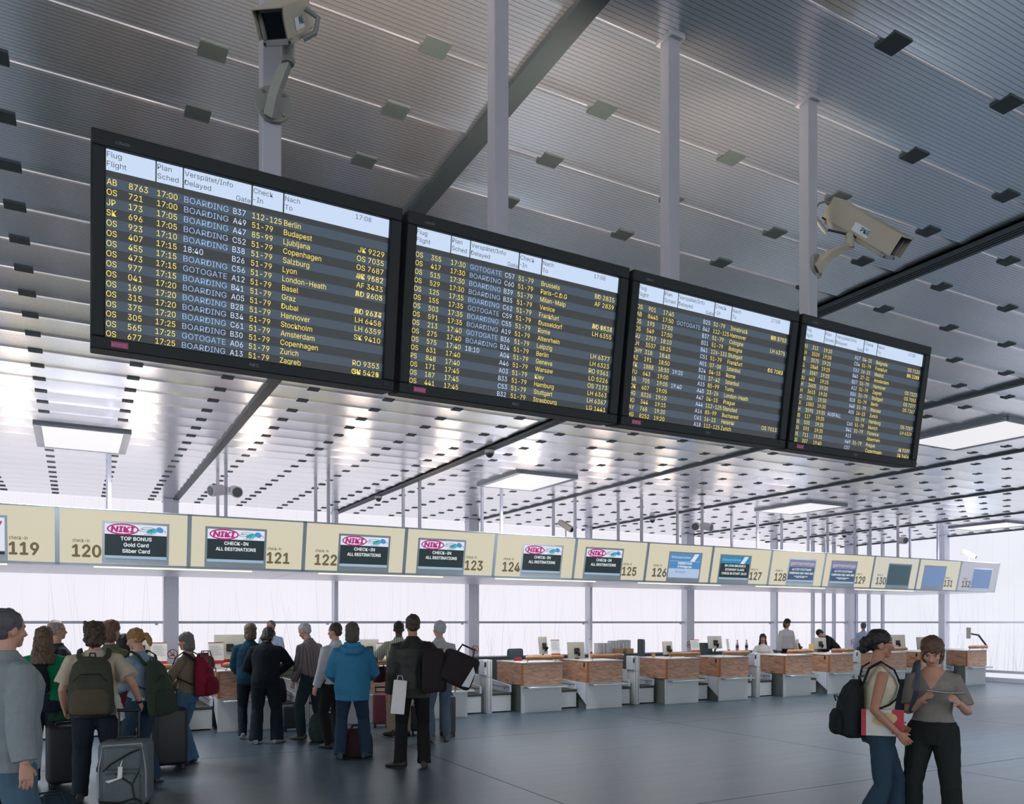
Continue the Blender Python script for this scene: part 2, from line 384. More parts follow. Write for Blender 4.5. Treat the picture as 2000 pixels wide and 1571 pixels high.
# ================================================================== CEILING FITTINGS
M_PLATE = mat('grey_plate', (70, 82, 85), 0.6, 0.1, spec=0.3)
bm = newbm(); box(bm, -0.062, 0.062, -0.055, 0.055, -0.005, 0.012); cyl(bm, (0, 0, -0.0065), (0, 0, -0.004), 0.005, 10)
plate_me = mesh_of('ceiling_plate', bm)
spots_ = []
for k in range(-5, 7):
    cx = BX0 + BAY * k + BAY / 2
    for dx in (-1.3575, -0.4525, 0.4525, 1.3575):
        for j in range(-6, 32):
            X = cx + dx; Y = ROW0 + j * ROWP
            if X > EAST - 0.3 or Y > BACK - 0.2: continue
            t = X * SA + Y * CA; r = X * CA - Y * SA
            if t < 1.5: continue
            u = 1000 + F * r / t; v = HOR - F * (CEIL - CAMZ) / t
            if not (-60 < u < 2060 and -60 < v < 1100): continue
            if j == 0 and any(abs(X - px) < 0.2 for px in (0.608, 1.516, 2.41, 3.32)): continue
            sky = False
            for q in range(0, 4):
                sx0 = -0.38 + 7.32 * q
                if sx0 - 0.16 < X < sx0 + 1.15 and 12.3 < Y < 14.05: sky = True
                if sx0 + 3.66 - 0.16 < X < sx0 + 3.66 + 1.15 and 5.98 < Y < 7.62: sky = True
            if sky: continue
            spots_.append((t, X, Y))
spots_.sort()
for t, X, Y in spots_[:290]:
    o = put('ceiling_plate', plate_me, M_PLATE, None, None, (X, Y, CEIL - 0.0015))
    tag(o, 'small square grey plate on a seam of the ribbed metal ceiling', 'ceiling plate', 'square plates on the ceiling seams')
bm = newbm()
for t, X, Y in spots_[290:]: box(bm, X - 0.062, X + 0.062, Y - 0.055, Y + 0.055, CEIL - 0.011, CEIL + 0.004)
o = part('far_ceiling_plates', bm, M_PLATE); o['kind'] = 'stuff'; tag(o, 'tiny square plates in rows on the distant ceiling', 'ceiling plates')

M_SKY = emis('lit_diffuser', (238, 236, 240), 0.92, True)
M_LFR = mat('light_frame', (120, 126, 134), 0.4, 0.6)
lights = [(-0.38, 12.44, 0.99, 1.48, 'white square ceiling light above check-in sign 119 and 120'),
          (6.94, 12.37, 1.09, 1.53, 'white square ceiling light hanging flush above check-in sign 124'),
          (14.26, 12.37, 1.09, 1.53, 'thin white ceiling light above check-in signs 127 and 128'),
          (21.6, 12.3, 1.09, 1.53, 'sliver of white ceiling light beyond the end of the sign row'),
          (10.68, 6.1, 1.09, 1.4, 'large white ceiling light just right of the departure boards')]
for x, y, wx, wy, lb in lights:
    t = thing('ceiling_light', lb, 'ceiling light', (x, y, CEIL - 0.05))
    bm = newbm()
    for a, b, c, d in ((-0.1, 0, -0.03, wy + 0.03), (wx, wx + 0.1, -0.03, wy + 0.03), (0, wx, -0.04, 0), (0, wx, wy, wy + 0.04)): box(bm, a, b, c, d, 0.0, 0.06)
    part('frame', bm, M_LFR, t)
    bm = newbm(); box(bm, 0, wx, 0, wy, 0.006, 0.05); part('diffuser', bm, M_SKY, t)
    l = bpy.data.lights.new('panel_lamp', 'AREA'); l.shape = 'RECTANGLE'; l.size = wx; l.size_y = wy; l.energy = 105; l.color = (0.97, 0.97, 1.0); l.spread = math.radians(110)
    o = bpy.data.objects.new('panel_lamp', l); col.objects.link(o); o.parent = t; o.location = (wx / 2, wy / 2, -0.01)
M_DOME = mat('dome_dark', (60, 64, 70), 0.2); M_WHITE = mat('white_plastic', (214, 214, 216), 0.45)
for X, Y, lb in ((5.61, 16.1, 'dark dome camera on ceiling beam above sign 122'), (5.61, 10.98, 'dark dome camera on slotted ceiling beam just below the boards'),
                 (12.93, 16.2, 'dark dome camera on ceiling beam above sign 125 and 126'), (20.25, 16.3, 'tiny dark dome camera on ceiling beam above sign 129')):
    t = thing('dome_camera', lb, 'dome camera', (X, Y, CEIL - 0.03), group='dome cameras on the ceiling beams')
    bm = newbm(); cyl(bm, (0, 0, 0.0), (0, 0, -0.05), 0.075); part('mount', bm, M_WHITE, t)
    bm = newbm(); ball(bm, (0, 0, -0.05), 0.065, 0.065, 0.07); part('dome', bm, M_DOME, t)

# ================================================================== DEPARTURE BOARDS
M_CASE = mat('board_casing', (27, 34, 37), 0.55, spec=0.3); M_SCR = emis('screen_black', (22, 26, 29), 1.0); M_BLUE = emis('screen_blue_row', (46, 64, 80), 1.0)
M_HEAD = emis('screen_header', (196, 214, 240), 1.0); M_INK = emis('screen_ink', (52, 60, 72), 1.0)
M_YEL = emis('screen_yellow', (250, 226, 112), 1.0); M_PALE = emis('screen_pale', (206, 222, 250), 1.0); M_SKYB = emis('screen_sky', (150, 178, 220), 1.0)
M_PINK = mat('pink_label', (176, 70, 116), 0.5); M_GREYL = mat('grey_logo', (120, 126, 130), 0.4)
B1 = """AB|8763|17:00|BOARDING|B37|112-125|Berlin|
OS|721|17:00|BOARDING|A49|51-79|Budapest|JK 9229
JP|173|17:05|BOARDING|A47|85-99|Ljubljana|OS 7035
SK|696|17:05|BOARDING|C52|51-79|Copenhagen|OS 7687
OS|923|17:10|BOARDING|B38|51-79|Salzburg|AC 9652+JK 9587
OS|407|17:15|18:40|B26|51-79|Lyon|AF 3433
OS|455|17:15|BOARDING|C56|51-79|London-Heath|BD 2603+AD 9605
OS|473|17:15|GOTOGATE|A12|51-79|Basel|
OS|977|17:15|BOARDING|B41|51-79|Graz|AC 9634+BD 2677
OS|041|17:20|BOARDING|A05|51-79|Dubai|LH 6458
OS|169|17:20|BOARDING|B28|51-79|Hannover|LH 6359
OS|315|17:20|BOARDING|B34|51-79|Stockholm|SK 9410
OS|375|17:20|BOARDING|C61|51-79|Amsterdam|
OS|305|17:25|BOARDING|B30|51-79|Copenhagen|
OS|565|17:25|GOTOGATE|A06|51-79|Zurich|RO 9353
OS|677|17:25|BOARDING|A13|51-79|Zagreb|SK 5429+OU 5426"""
B2 = """OS|355|17:30|GOTOGATE|C57|51-79|Brussels|BD 2835
OS|417|17:30|BOARDING|C60|51-79|Paris-C.D.G|AF 2839
OS|515|17:30|BOARDING|B39|51-79|Milan-Malp|
OS|529|17:30|BOARDING|B35|51-79|Venice|
OS|125|17:35|BOARDING|C62|51-79|Frankfurt|AC 9833+BD 6636
OS|155|17:35|GOTOGATE|C59|51-79|Dusseldorf|LH 6355
OS|503|17:35|BOARDING|C55|51-79|Rome|
OS|591|17:35|BOARDING|A19|51-79|Altenrhein|
OS|213|17:40|GOTOGATE|B36|51-79|Leipzig|LH 6377
OS|275|17:40|BOARDING|B24|51-79|Berlin|LH 6323
OS|575|17:40|18:10|A04|51-79|Geneva|RO 9361
OS|631|17:40||A46|51-79|Warsaw|LO 5226
PS|848|17:40||A03|51-79|Kiev|OS 7173
OS|171|17:45||B33|51-79|Hamburg|LH 6363
OS|187|17:45||C53|51-79|Stuttgart|LH 6367
OS|441|17:45||B32|51-79|Strasbourg|LG 1441"""
B3 = """OS|901|17:45||B25|51-79|Innsbruck|BD 2703+NH 3703
AB|8445|17:50|GOTOGATE|B42|112-125|Hannover|
OS|195|17:50||B37|51-79|Cologne|LH 6375
OS|549|17:50||B31|51-79|Bologna|
4U|2757|18:10||B41|126-131|Stuttgart|
LH|3537|18:25||C51|51-79|Frankfurt|OS 7087+DS 7003
OHY|318|18:45||A01|07-08|Istanbul|
AZ|191|18:50||B24|04-15|Rome|
TK|1888|18:50|19:20|A11|37-42|Istanbul|
TU|643|19:00||A15|85-99|Tunis|
BA|705|19:05|19:40|A45|23-26|London-Heath|
OK|607|19:05||A47|04-15|Prague|
HG|8326|19:10||A44|112-125|Stansted|
RO|344|19:15||A16|85-99|Bucharest|
AY|768|19:20||C61|16-23|Helsinki|OS 7013
HG|8252|19:20||A18|112-125|Zurich|"""
B4 = """JU|313|19:20||A17|04-15|Belgrade|OS 7133
LH|3539|19:20||C54|51-79|Frankfurt|DS 2283+GG 2209
IB|3575|19:25||C62|16-23|Madrid|
KL|1848|19:25||B40|27-31|Amsterdam|
LH|3587|19:25||B27|51-79|Hannover|OS 7223
OU|443|19:25||A12|51-79|Zagreb|OS 7053
LH|3605|19:30||B26|51-79|Stuttgart|OS 7277
LH|3615|19:30||B28|51-79|Berlin|OS 7267
LO|226|19:30||A48|51-79|Warsaw|
LX|1583|19:30||A05|16-23|Zurich|
LH|3595|19:35|AUSFALL||51-79|Hamburg|OS 7257
OS|117|19:35||C60|51-79|Munich|LH 6329
OS|535|19:35||B41|51-79|Florence|
OS|593|19:35||A13||Altenrhein|
OS|711|19:35||A49|51-79|Prague|JK 9209
OS|307|19:40||C57||Copenhagen|SK 9406"""
BW, BH, BP = 0.890, 0.576, 0.9075
TILT = math.atan2(0.084, 0.57)
def board(i, rows, label):
    t = thing('departure_board', label, 'departure board', (0.0411 + BP * i + BW / 2, 2.447, CAMZ + 1.337), (TILT, 0, 0))
    W2 = BW / 2
    X = lambda u: -W2 + u * BW
    Z = lambda v: -v * BH
    bm = newbm()
    for a, b, c, d in ((0, 1, 0, 0.071), (0, 1, 0.94, 1), (0, 0.040, 0.071, 0.94), (0.956, 1, 0.071, 0.94)):
        box(bm, X(a), X(b), -0.012, 0.10, Z(d), Z(c), 0.003, 1)
    box(bm, X(0.01), X(0.99), 0.012, 0.10, Z(0.99), Z(0.01)); box(bm, X(0.12), X(0.88), 0.10, 0.15, Z(0.85), Z(0.15), 0.01)
    box(bm, X(0.35), X(0.65), 0.14, 0.375, Z(0.56), Z(0.44))
    part('casing', bm, M_CASE, t)
    s = newbm(); box(s, X(0.040), X(0.956), 0.002, 0.012, Z(0.94), Z(0.071)); scr = part('screen', s, M_SCR, t)
    bm = newbm()
    for r in range(0, 16, 2): rect(bm, X(0.041), X(0.955), Z(0.198 + 0.0467 * (r + 1)), Z(0.198 + 0.0467 * r), 0.0012)
    flat_part('row_band', bm, M_BLUE, scr)
    bm = newbm()
    for a, b in ((0.041, 0.180), (0.184, 0.260), (0.264, 0.473), (0.478, 0.577), (0.582, 0.955)): rect(bm, X(a), X(b), Z(0.168), Z(0.073), 0.0010)
    flat_part('header_band', bm, M_HEAD, scr)
    bm = newbm(); hc = 0.024 * BH
    for a, l1, l2 in ((0.043, 'Flug', 'Flight'), (0.186, 'Plan', 'Sched'), (0.266, 'Verspätet/Info', 'Delayed'), (0.480, 'Check', '-In'), (0.584, 'Nach', 'To')):
        letters(bm, l1, X(a), Z(0.108), hc, 1.02, y=0.0); letters(bm, l2, X(a), Z(0.150), hc, 1.02, y=0.0)
    letters(bm, 'Gate', X(0.471), Z(0.164), hc, 1.02, 'r', y=0.0); letters(bm, '17:08', X(0.888), Z(0.110), hc, 1.0, 'r', y=0.0)
    flat_part('header_lettering', bm, M_INK, scr)
    by, bp, bs = newbm(), newbm(), newbm(); cap = 0.0275 * BH
    for r, line in enumerate(rows.split('\n')):
        f = line.split('|'); z = Z(0.232 + 0.0467 * r); k = 0.91
        letters(by, f[0], X(0.043), z, cap, k, y=0.0); letters(by, f[1], X(0.105), z, cap, k, y=0.0); letters(by, f[2], X(0.186), z, cap, k, y=0.0)
        if f[3]:
            if f[3][0].isdigit() or f[3] == 'AUSFALL': letters(bp, f[3], X(0.266), z, cap, k, y=0.0)
            else: letters(bs, f[3], X(0.266), z, cap, width=0.136 * BW, y=0.0)
        if f[4]: letters(bp, f[4], X(0.417), z, cap, k, y=0.0)
        if f[5]: letters(by, f[5], X(0.478), z, cap, k, y=0.0)
        letters(by, f[6], X(0.583), z, cap, k, y=0.0)
        for q, c in enumerate(f[7].split('+')):
            if c: letters(by, c, X(0.942), z, cap, 1.0, 'r', y=0.0 - 0.0004 * q)
    flat_part('yellow_lettering', by, M_YEL, scr); flat_part('pale_lettering', bp, M_PALE, scr)
    if len(bs.faces): flat_part('status_lettering', bs, M_SKYB, scr)
    else: bs.free()
    bm = newbm(); rect(bm, X(0.057), X(0.106), Z(0.984), Z(0.956), -0.0135); pl = flat_part('name_label', bm, M_PINK, t, 'small pink name label')
    bm = newbm(); letters(bm, ['MOVIE102', 'MOVIE103', 'MOVIE104', 'MOVIE105'][i], X(0.060), Z(0.977), 0.007, width=0.04 * BW, y=-0.0145)
    flat_part('label_lettering', bm, mat('label_ink', (214, 150, 180), 0.5), pl)
    bm = newbm(); letters(bm, 'NEC', X(0.480), Z(0.977), 0.0085, width=0.031 * BW, y=-0.0135); letters(bm, 'LCD4000', X(0.066), Z(0.050), 0.007, width=0.04 * BW, y=-0.0135, shear=0.2)
    flat_part('maker_logo', bm, M_GREYL, t)
    bm = newbm(); box(bm, X(0.958), X(0.978), -0.0145, -0.011, Z(0.975), Z(0.955)); part('sensor', bm, M_BEAM2, t)
    return t
board(0, B1, 'departure board furthest left, its flight list starting with Berlin'); board(1, B2, 'departure board second from left, its list starting with Brussels')
board(2, B3, 'departure board third from left, its list starting with Innsbruck'); board(3, B4, 'departure board at the right end, its list starting with Belgrade')
M_POLE = mat('pole_paint', (172, 172, 182), 0.4)
for k, X in enumerate((0.608, 1.516, 2.41, 3.32)):
    bm = newbm(); box(bm, X - 0.033, X + 0.033, 2.86, 2.925, 2.62, CEIL, 0.004, 1); box(bm, X - 0.045, X + 0.045, 2.84, 2.94, CEIL - 0.012, CEIL + 0.005)
    o = part('hanging_pole', bm, M_POLE)
    tag(o, ['white square ceiling pole behind the camera above the Berlin board', 'white square ceiling pole over the second board', 'white square ceiling pole over the third board', 'white square ceiling pole carrying the long beige camera'][k], 'hanging pole', 'poles holding the departure boards')

for k, X in enumerate((0.608, 1.516, 2.41, 3.32)):  # housings added to carry the unseen spots that warm the ceiling
    t = thing('added_uplight', 'small unseen grey lamp added behind the pole of the %s departure board' % ('Berlin', 'Brussels', 'Innsbruck', 'Belgrade')[k], 'added_uplight', (X, 3.02, 3.24), group='added uplights behind the departure boards')
    bm = newbm(); tube(bm, [(0, 0, -0.10), (0, 0, -0.09), (0, 0, 0.03)], [0.05, 0.07, 0.08], 18); part('housing', bm, M_GREYL, t)
    bm = newbm(); box(bm, -0.02, 0.02, -0.096, -0.05, -0.08, -0.04); part('clamp', bm, M_GREYL, t)
# ================================================================== LARGE CAMERAS ON THE POLES
M_BEIGE = mat('beige_metal', (168, 162, 146), 0.5); M_GREY = mat('warm_grey_metal', (138, 140, 134), 0.5); M_GLASSB = mat('black_glass', (8, 9, 11), 0.12, var=0.0)
M_STICK = mat('white_sticker', (206, 214, 222), 0.5); M_STB = mat('sticker_blue', (60, 120, 150), 0.5); M_BOLT = mat('steel_bolt', (170, 165, 155), 0.3, 0.9)
M_BLK = mat('black_plastic', (22, 24, 27), 0.5); M_CABLE = mat('grey_cable', (130, 134, 134), 0.6)
RT, FW, UP = V((CA, -SA, 0)), V((SA, CA, 0)), V((0, 0, 1))
def housing(t, org, ax, upv, L_, w2, h2, sticker_side):
    """camera housing: axis ax (towards the lens), built in world directions round org"""
    ax = ax.normalized(); side = ax.cross(upv).normalized(); up2 = side.cross(ax).normalized()
    M = Matrix.Translation(org) @ Matrix((( side.x, ax.x, up2.x, 0), (side.y, ax.y, up2.y, 0), (side.z, ax.z, up2.z, 0), (0, 0, 0, 1)))
    bm = newbm(); box(bm, -w2 * 0.94, w2 * 0.94, -L_ / 2, L_ / 2 - 0.02, -h2, h2 * 0.9, 0.006, 2, M); hb = part('housing', bm, M_BEIGE, t)
    bm = newbm()                                            # sun shield over top and sides
    box(bm, -w2 * 1.05, w2 * 1.05, -L_ / 2 - 0.02, L_ / 2 + 0.045, h2 * 0.92, h2 * 1.02, 0.002, 1, M)
    for s in (-1, 1): box(bm, s * w2 * 1.05 - 0.002, s * w2 * 1.05 + 0.002, -L_ / 2 - 0.02, L_ / 2 + 0.03, -h2 * 0.62, h2 * 1.0, 0, 1, M)
    part('sun_shield', bm, M_BEIGE, t)
    bm = newbm()
    for a, b, c, d in ((-1, 1, 0.72, 0.98), (-1, 1, -1, -0.66), (-1, -0.72, -0.66, 0.72), (0.72, 1, -0.66, 0.72)): box(bm, a * w2 * 0.98, b * w2 * 0.98, L_ / 2 - 0.02, L_ / 2 + 0.004, c * h2, d * h2, 0.003, 1, M)
    fr = part('front_frame', bm, M_GREY, t)
    bm = newbm()
    for a in (-0.88, 0.88):
        for c in (-0.85, 0.85): ball(bm, (a * w2, L_ / 2 + 0.004, c * h2), 0.005, M=M, seg=8)
    part('screw', bm, M_BLK, fr)
    bm = newbm(); box(bm, -0.73 * w2, 0.73 * w2, L_ / 2 - 0.03, L_ / 2 - 0.012, -0.67 * h2, 0.73 * h2, 0, 1, M); part('front_glass', bm, M_GLASSB, t)
    bm = newbm(); box(bm, -w2 * 0.85, w2 * 0.85, -L_ / 2 - 0.03, -L_ / 2, -h2 * 0.8, h2 * 0.8, 0.004, 1, M)
    for a in (-0.5, 0.1): tube(bm, [M @ V((a * w2, -L_ / 2 - 0.03, 0.3 * h2)), M @ V((a * w2, -L_ / 2 - 0.055, 0.3 * h2))], 0.009, 10)
    part('rear_cap', bm, M_BLK, t)
    s = sticker_side
    bm = newbm(); x = s * (w2 * 1.05 + 0.0035)
    quad(bm, *[M @ V((x, y, z)) for y, z in ((-0.03, -0.40 * h2), (0.07, -0.40 * h2), (0.07, 0.25 * h2), (-0.03, 0.25 * h2))])
    st = flat_part('sticker', bm, M_STICK, t)
    bm = newbm(); letters(bm, 'PKE', 0, 0, 0.019, 1.15, bold=0.001, y=0)
    for v in bm.verts:
        q = v.co.copy(); dirn = 1 if s > 0 else -1
        v.co = M @ V((s * (w2 * 1.05 + 0.005), (0.018 + q.x if dirn > 0 else 0.022 - q.x), q.z - 0.16 * h2))
    flat_part('sticker_lettering', bm, M_STB, st)
    return M
# camera over the first board, looking down at the hall
t = thing('security_camera', 'beige box security camera with black window on the first ceiling pole, aimed at the viewer', 'security camera', (0, 0, 0))
fc = at_y(534, 207, 2.855)
fn = V((-0.35, -1, 0)).normalized() * 0.4 + V((0, -1, 0)) * 0.6; fn.normalize()
bm = newbm(); cyl(bm, fc + fn * 0.002, fc + fn * 0.014, 0.062, 36); fl = part('wall_plate', bm, M_GREY, t)
s_, u_ = frame_of(fn); bm = newbm()
for a, b in ((0.62, 0.62), (-0.62, 0.62), (0.62, -0.62), (-0.62, -0.62)):
    q = fc + fn * 0.014 + s_ * a * 0.055 + u_ * b * 0.055; cyl(bm, q, q + fn * 0.006, 0.006, 8)
part('bolt', bm, M_BOLT, fl)
e1 = at_depth(528, 226, fc.x * SA + fc.y * CA - 0.03); e2 = at_depth(549, 150, 2.71); e3 = at_depth(562, 118, 2.68); e4 = at_depth(563, 82, 2.68)
bm = newbm(); tube(bm, [e1, e1.lerp(e2, 0.5) - FW * 0.01, e2, e3], [0.024, 0.022, 0.021, 0.019], 4, flat=1.0, up=UP); part('arm', bm, M_GREY, t)
bm = newbm(); tube(bm, [e3 - UP * 0.012, e4], [0.021, 0.021], 18); ball(bm, e3, 0.025, 0.025, 0.012); part('swivel', bm, M_GREY, t)
hc_ = at_depth(535, 52, 2.56); axd = (-FW * 1.0 - RT * 0.10 - UP * 0.92)
housing(t, hc_ - axd.normalized() * 0.13, axd, UP, 0.26, 0.047, 0.051, -1)
bm = newbm(); q = e4 + UP * 0.01
tube(bm, [q + RT * 0.05, q + RT * 0.09 + UP * 0.02, q + RT * 0.10 + UP * 0.07, q + RT * 0.06 + UP * 0.10], 0.009, 8); part('cable', bm, M_CABLE, t)
# long beige camera on the fourth pole
t = thing('security_camera', 'long beige security camera with white PKE sticker on the rightmost ceiling pole', 'security camera', (0, 0, 0))
fc = V((3.356, 2.875, CAMZ + 696 / F * 4.13)); fn = (RT * 0.75 - FW * 0.66).normalized()
bm = newbm(); cyl(bm, fc - fn * 0.004, fc + fn * 0.010, 0.062, 36); fl = part('wall_plate', bm, M_GREY, t)
s_, u_ = frame_of(fn); bm = newbm()
for a, b in ((0.62, 0.62), (-0.62, 0.62), (0.62, -0.62), (-0.62, -0.62)):
    q = fc + fn * 0.01 + s_ * a * 0.055 + u_ * b * 0.055; cyl(bm, q, q + fn * 0.006, 0.006, 8)
part('bolt', bm, M_BOLT, fl)
D4 = 4.09
bm = newbm(); tube(bm, [at_depth(1592, 525, D4 + 0.02), at_depth(1622, 497, D4), at_depth(1645, 485, D4), at_depth(1663, 479, D4)], [0.038, 0.026, 0.022, 0.022], 4, up=UP); part('arm', bm, M_BEIGE, t)
bm = newbm(); tube(bm, [at_depth(1660, 485, D4), at_depth(1660, 466, D4)], 0.021, 18); ball(bm, at_depth(1659, 461, D4), 0.02); part('swivel', bm, M_BEIGE, t)
bm = newbm(); tube(bm, [at_depth(1662, 462, D4), at_depth(1680, 462, D4)], 0.010, 10); tube(bm, [at_depth(1617, 449, D4), at_depth(1655, 458, D4)], 0.006, 8); part('bracket', bm, M_BLK, t)
a_, b_ = at_depth(1632, 415, D4 + 0.10), at_depth(1748, 482, D4 - 0.08)
axd = (b_ - a_); housing(t, (a_ + b_) / 2, axd, UP - FW * 0.30, axd.length, 0.060, 0.062, 1)
bm = newbm(); tube(bm, [at_depth(u, v, D4 + 0.1) for u, v in ((1622, 402), (1612, 394), (1600, 397), (1591, 410), (1594, 425), (1600, 436), (1608, 447), (1615, 456))], [0.006] * 4 + [0.008, 0.011, 0.012, 0.008], 8); part('cable', bm, M_CABLE, t)

# ================================================================== CHECK-IN SIGN CANOPY
SP = 1.765; SX0 = 1.557; YS = 13.29; ZS = 3.40; STILT = math.atan2(0.166, 0.81); SH = 0.827
M_TRAY = mat('canopy_white', (230, 230, 240), 0.3, 0.65); M_SFR = mat('sign_edge', (178, 194, 204), 0.45)
M_LIT = emis('sign_lit_beige', (213, 206, 182), 0.95); M_LITD = emis('sign_dim_beige', (206, 203, 188), 0.94); M_UNLIT = emis('sign_unlit_glow', (186, 188, 202), 0.85)  # grey glow of the unlit panel stands in for reflected light
M_NUM = emis('sign_number', (112, 97, 66), 0.85); M_NUMG = emis('sign_number_grey', (100, 94, 84), 0.8); M_SBACK = mat('sign_screen_surround', (196, 206, 214), 0.45)
M_TUBE = emis('fluorescent_strip', (255, 246, 214), 1.3)
XW, XE = SX0 - 3 * SP, SX0 + 12 * SP + SP
XE = SX0 + 12 * SP
t = thing('sign_canopy', 'long white flat canopy carrying the lit check-in signs above the desks', 'canopy', (0, 0, 0))
yb = YS + 0.166
bm = newbm(); box(bm, XW, XE, yb + 0.015, 16.0, 2.592, 2.65, 0.004, 1)
for k in range(0, 16): box(bm, XW + k * SP - 0.004, XW + k * SP + 0.004, yb + 0.05, 15.98, 2.588, 2.5925)
part('tray', bm, M_TRAY, t)
bm = newbm(); box(bm, XW, XE, 15.9, 15.98, 2.66, 3.2); box(bm, XW, XE, YS + 0.1, 15.98, 3.30, 3.36); part('upper_tray', bm, M_TRAY, t)
for k in range(7):
    a = XW + 0.6 + k * 3.4; bm = newbm(); box(bm, a, a + 2.3, yb + 0.10, yb + 0.14, 2.574, 2.592); part('light_strip', bm, M_TUBE, t)
    l = bpy.data.lights.new('strip_lamp', 'AREA'); l.shape = 'RECTANGLE'; l.size = 2.3; l.size_y = 0.05; l.energy = 20; l.color = (1.0, 0.97, 0.90)
    o = bpy.data.objects.new('strip_lamp', l); col.objects.link(o); o.parent = t; o.location = (a + 1.15, yb + 0.12, 2.57)
M_SW = emis('logo_white', (222, 228, 244), 0.95); M_MAG = emis('logo_magenta', (176, 32, 118), 0.95); M_TURQ = emis('logo_turquoise', (64, 178, 190), 0.95)
M_BLUEH = emis('logo_blue', (72, 140, 200), 0.95); M_INKB = emis('logo_ink', (44, 66, 78), 0.9); M_DK = emis('sign_screen_dark', (28, 44, 48), 0.9)
M_LTX = emis('sign_text_white', (222, 230, 232), 0.95); M_BAR = emis('sign_footer', (158, 186, 210), 0.9); M_SBL = emis('sign_blue', (78, 136, 190), 0.95)
M_SBT = emis('sign_teal', (34, 132, 176), 0.95); M_PALEB = emis('sign_pale_blue', (176, 196, 226), 0.95); M_GWP = emis('sign_purple', (120, 124, 180), 0.9)
M_GWY = emis('sign_yellow_grey', (196, 180, 150), 0.95); M_GWD = emis('sign_slate', (58, 84, 118), 0.9); M_OFF1 = emis('sign_off_teal', (46, 78, 92), 0.9)
M_OFF2 = emis('sign_off_reflection', (108, 136, 184), 0.9); M_TXB = emis('sign_text_blue', (86, 120, 176), 0.95)  # switched-off screens glow blue in place of a reflection
def niki(scr, x0, x1, z0, z1):
    w_ = x1 - x0; h_ = z1 - z0; zb = z1 - h_ * 0.30
    bm = newbm(); rect(bm, x0, x1, zb, z1, -0.006); flat_part('logo_band', bm, M_SW, scr)
    bm = newbm(); cx, cz = x0 + w_ * 0.285, (zb + z1) / 2
    ring2d(bm, cx, cz, w_ * 0.255, h_ * 0.165, w_ * 0.026, -0.008)
    letters(bm, 'NIKI', cx, cz - h_ * 0.075, h_ * 0.15, 1.0, 'c', w_ * 0.37, y=-0.009, shear=0.12, bold=w_ * 0.011)
    flat_part('logo_lettering', bm, M_MAG, scr)
    bm = newbm(); disc2d(bm, x0 + w_ * 0.765, cz - h_ * 0.015, w_ * 0.105, h_ * 0.068, -0.008, 0.22); flat_part('logo_insect_body', bm, M_TURQ, scr)
    bm = newbm(); disc2d(bm, x0 + w_ * 0.885, cz + h_ * 0.025, w_ * 0.062, h_ * 0.078, -0.009, -0.5); flat_part('logo_insect_head', bm, M_BLUEH, scr)
    bm = newbm()
    for dz, s in ((0.05, 0.0), (-0.01, 0.04)):
        p = [(x0 + w_ * (0.80 - 0.11 * (1 - math.cos(a)) * 1.0 - s), cz + h_ * (dz + 0.032 * math.sin(a))) for a in [i * 2 * PI / 16 for i in range(17)]]
        stroke2d(bm, p, w_ * 0.007, -0.010)
    for q in (0.70, 0.76, 0.81): stroke2d(bm, [(x0 + w_ * q, cz - h_ * 0.07), (x0 + w_ * (q - 0.03), cz - h_ * 0.115), (x0 + w_ * (q - 0.08), cz - h_ * 0.125)], w_ * 0.007, -0.010)
    stroke2d(bm, [(x0 + w_ * 0.955, cz + h_ * 0.02), (x0 + w_ * 0.975, cz - h_ * 0.02), (x0 + w_ * 0.972, cz - h_ * 0.06)], w_ * 0.009, -0.010)
    flat_part('logo_insect_outline', bm, M_INKB, scr); return zb
def lines(scr, x0, x1, rows, m, cap, top, pitch, maxw=0.92):
    bm = newbm(); cx = (x0 + x1) / 2
    for i, s in enumerate(rows):
        vs = glyphs(s)[0]; wn = (max(v.x for v in vs) - min(v.x for v in vs)) * cap / (CAPH or 0.7)
        letters(bm, s, cx, top - i * pitch, cap, align='c', width=min(wn * 1.02, (x1 - x0) * maxw), y=-0.009, bold=0.0025)
    flat_part('screen_lettering', bm, m, scr)
LOOK = {117: 'white', 118: 'white', 119: 'white', 120: 'n', 121: 'n', 122: 'n', 123: 'n', 124: 'n', 125: 'n', 126: 'b1', 127: 'b2', 128: 'g', 129: 'g', 130: 'o1', 131: 'o2', 132: 'o2'}
WHAT = {'white': 'pale screen', 'n': 'pink oval logo screen', 'b1': 'light blue business class screen', 'b2': 'teal and black economy class screen', 'g': 'purple and slate screen', 'o1': 'dark blank screen', 'o2': 'blank screen with painted blue reflection'}
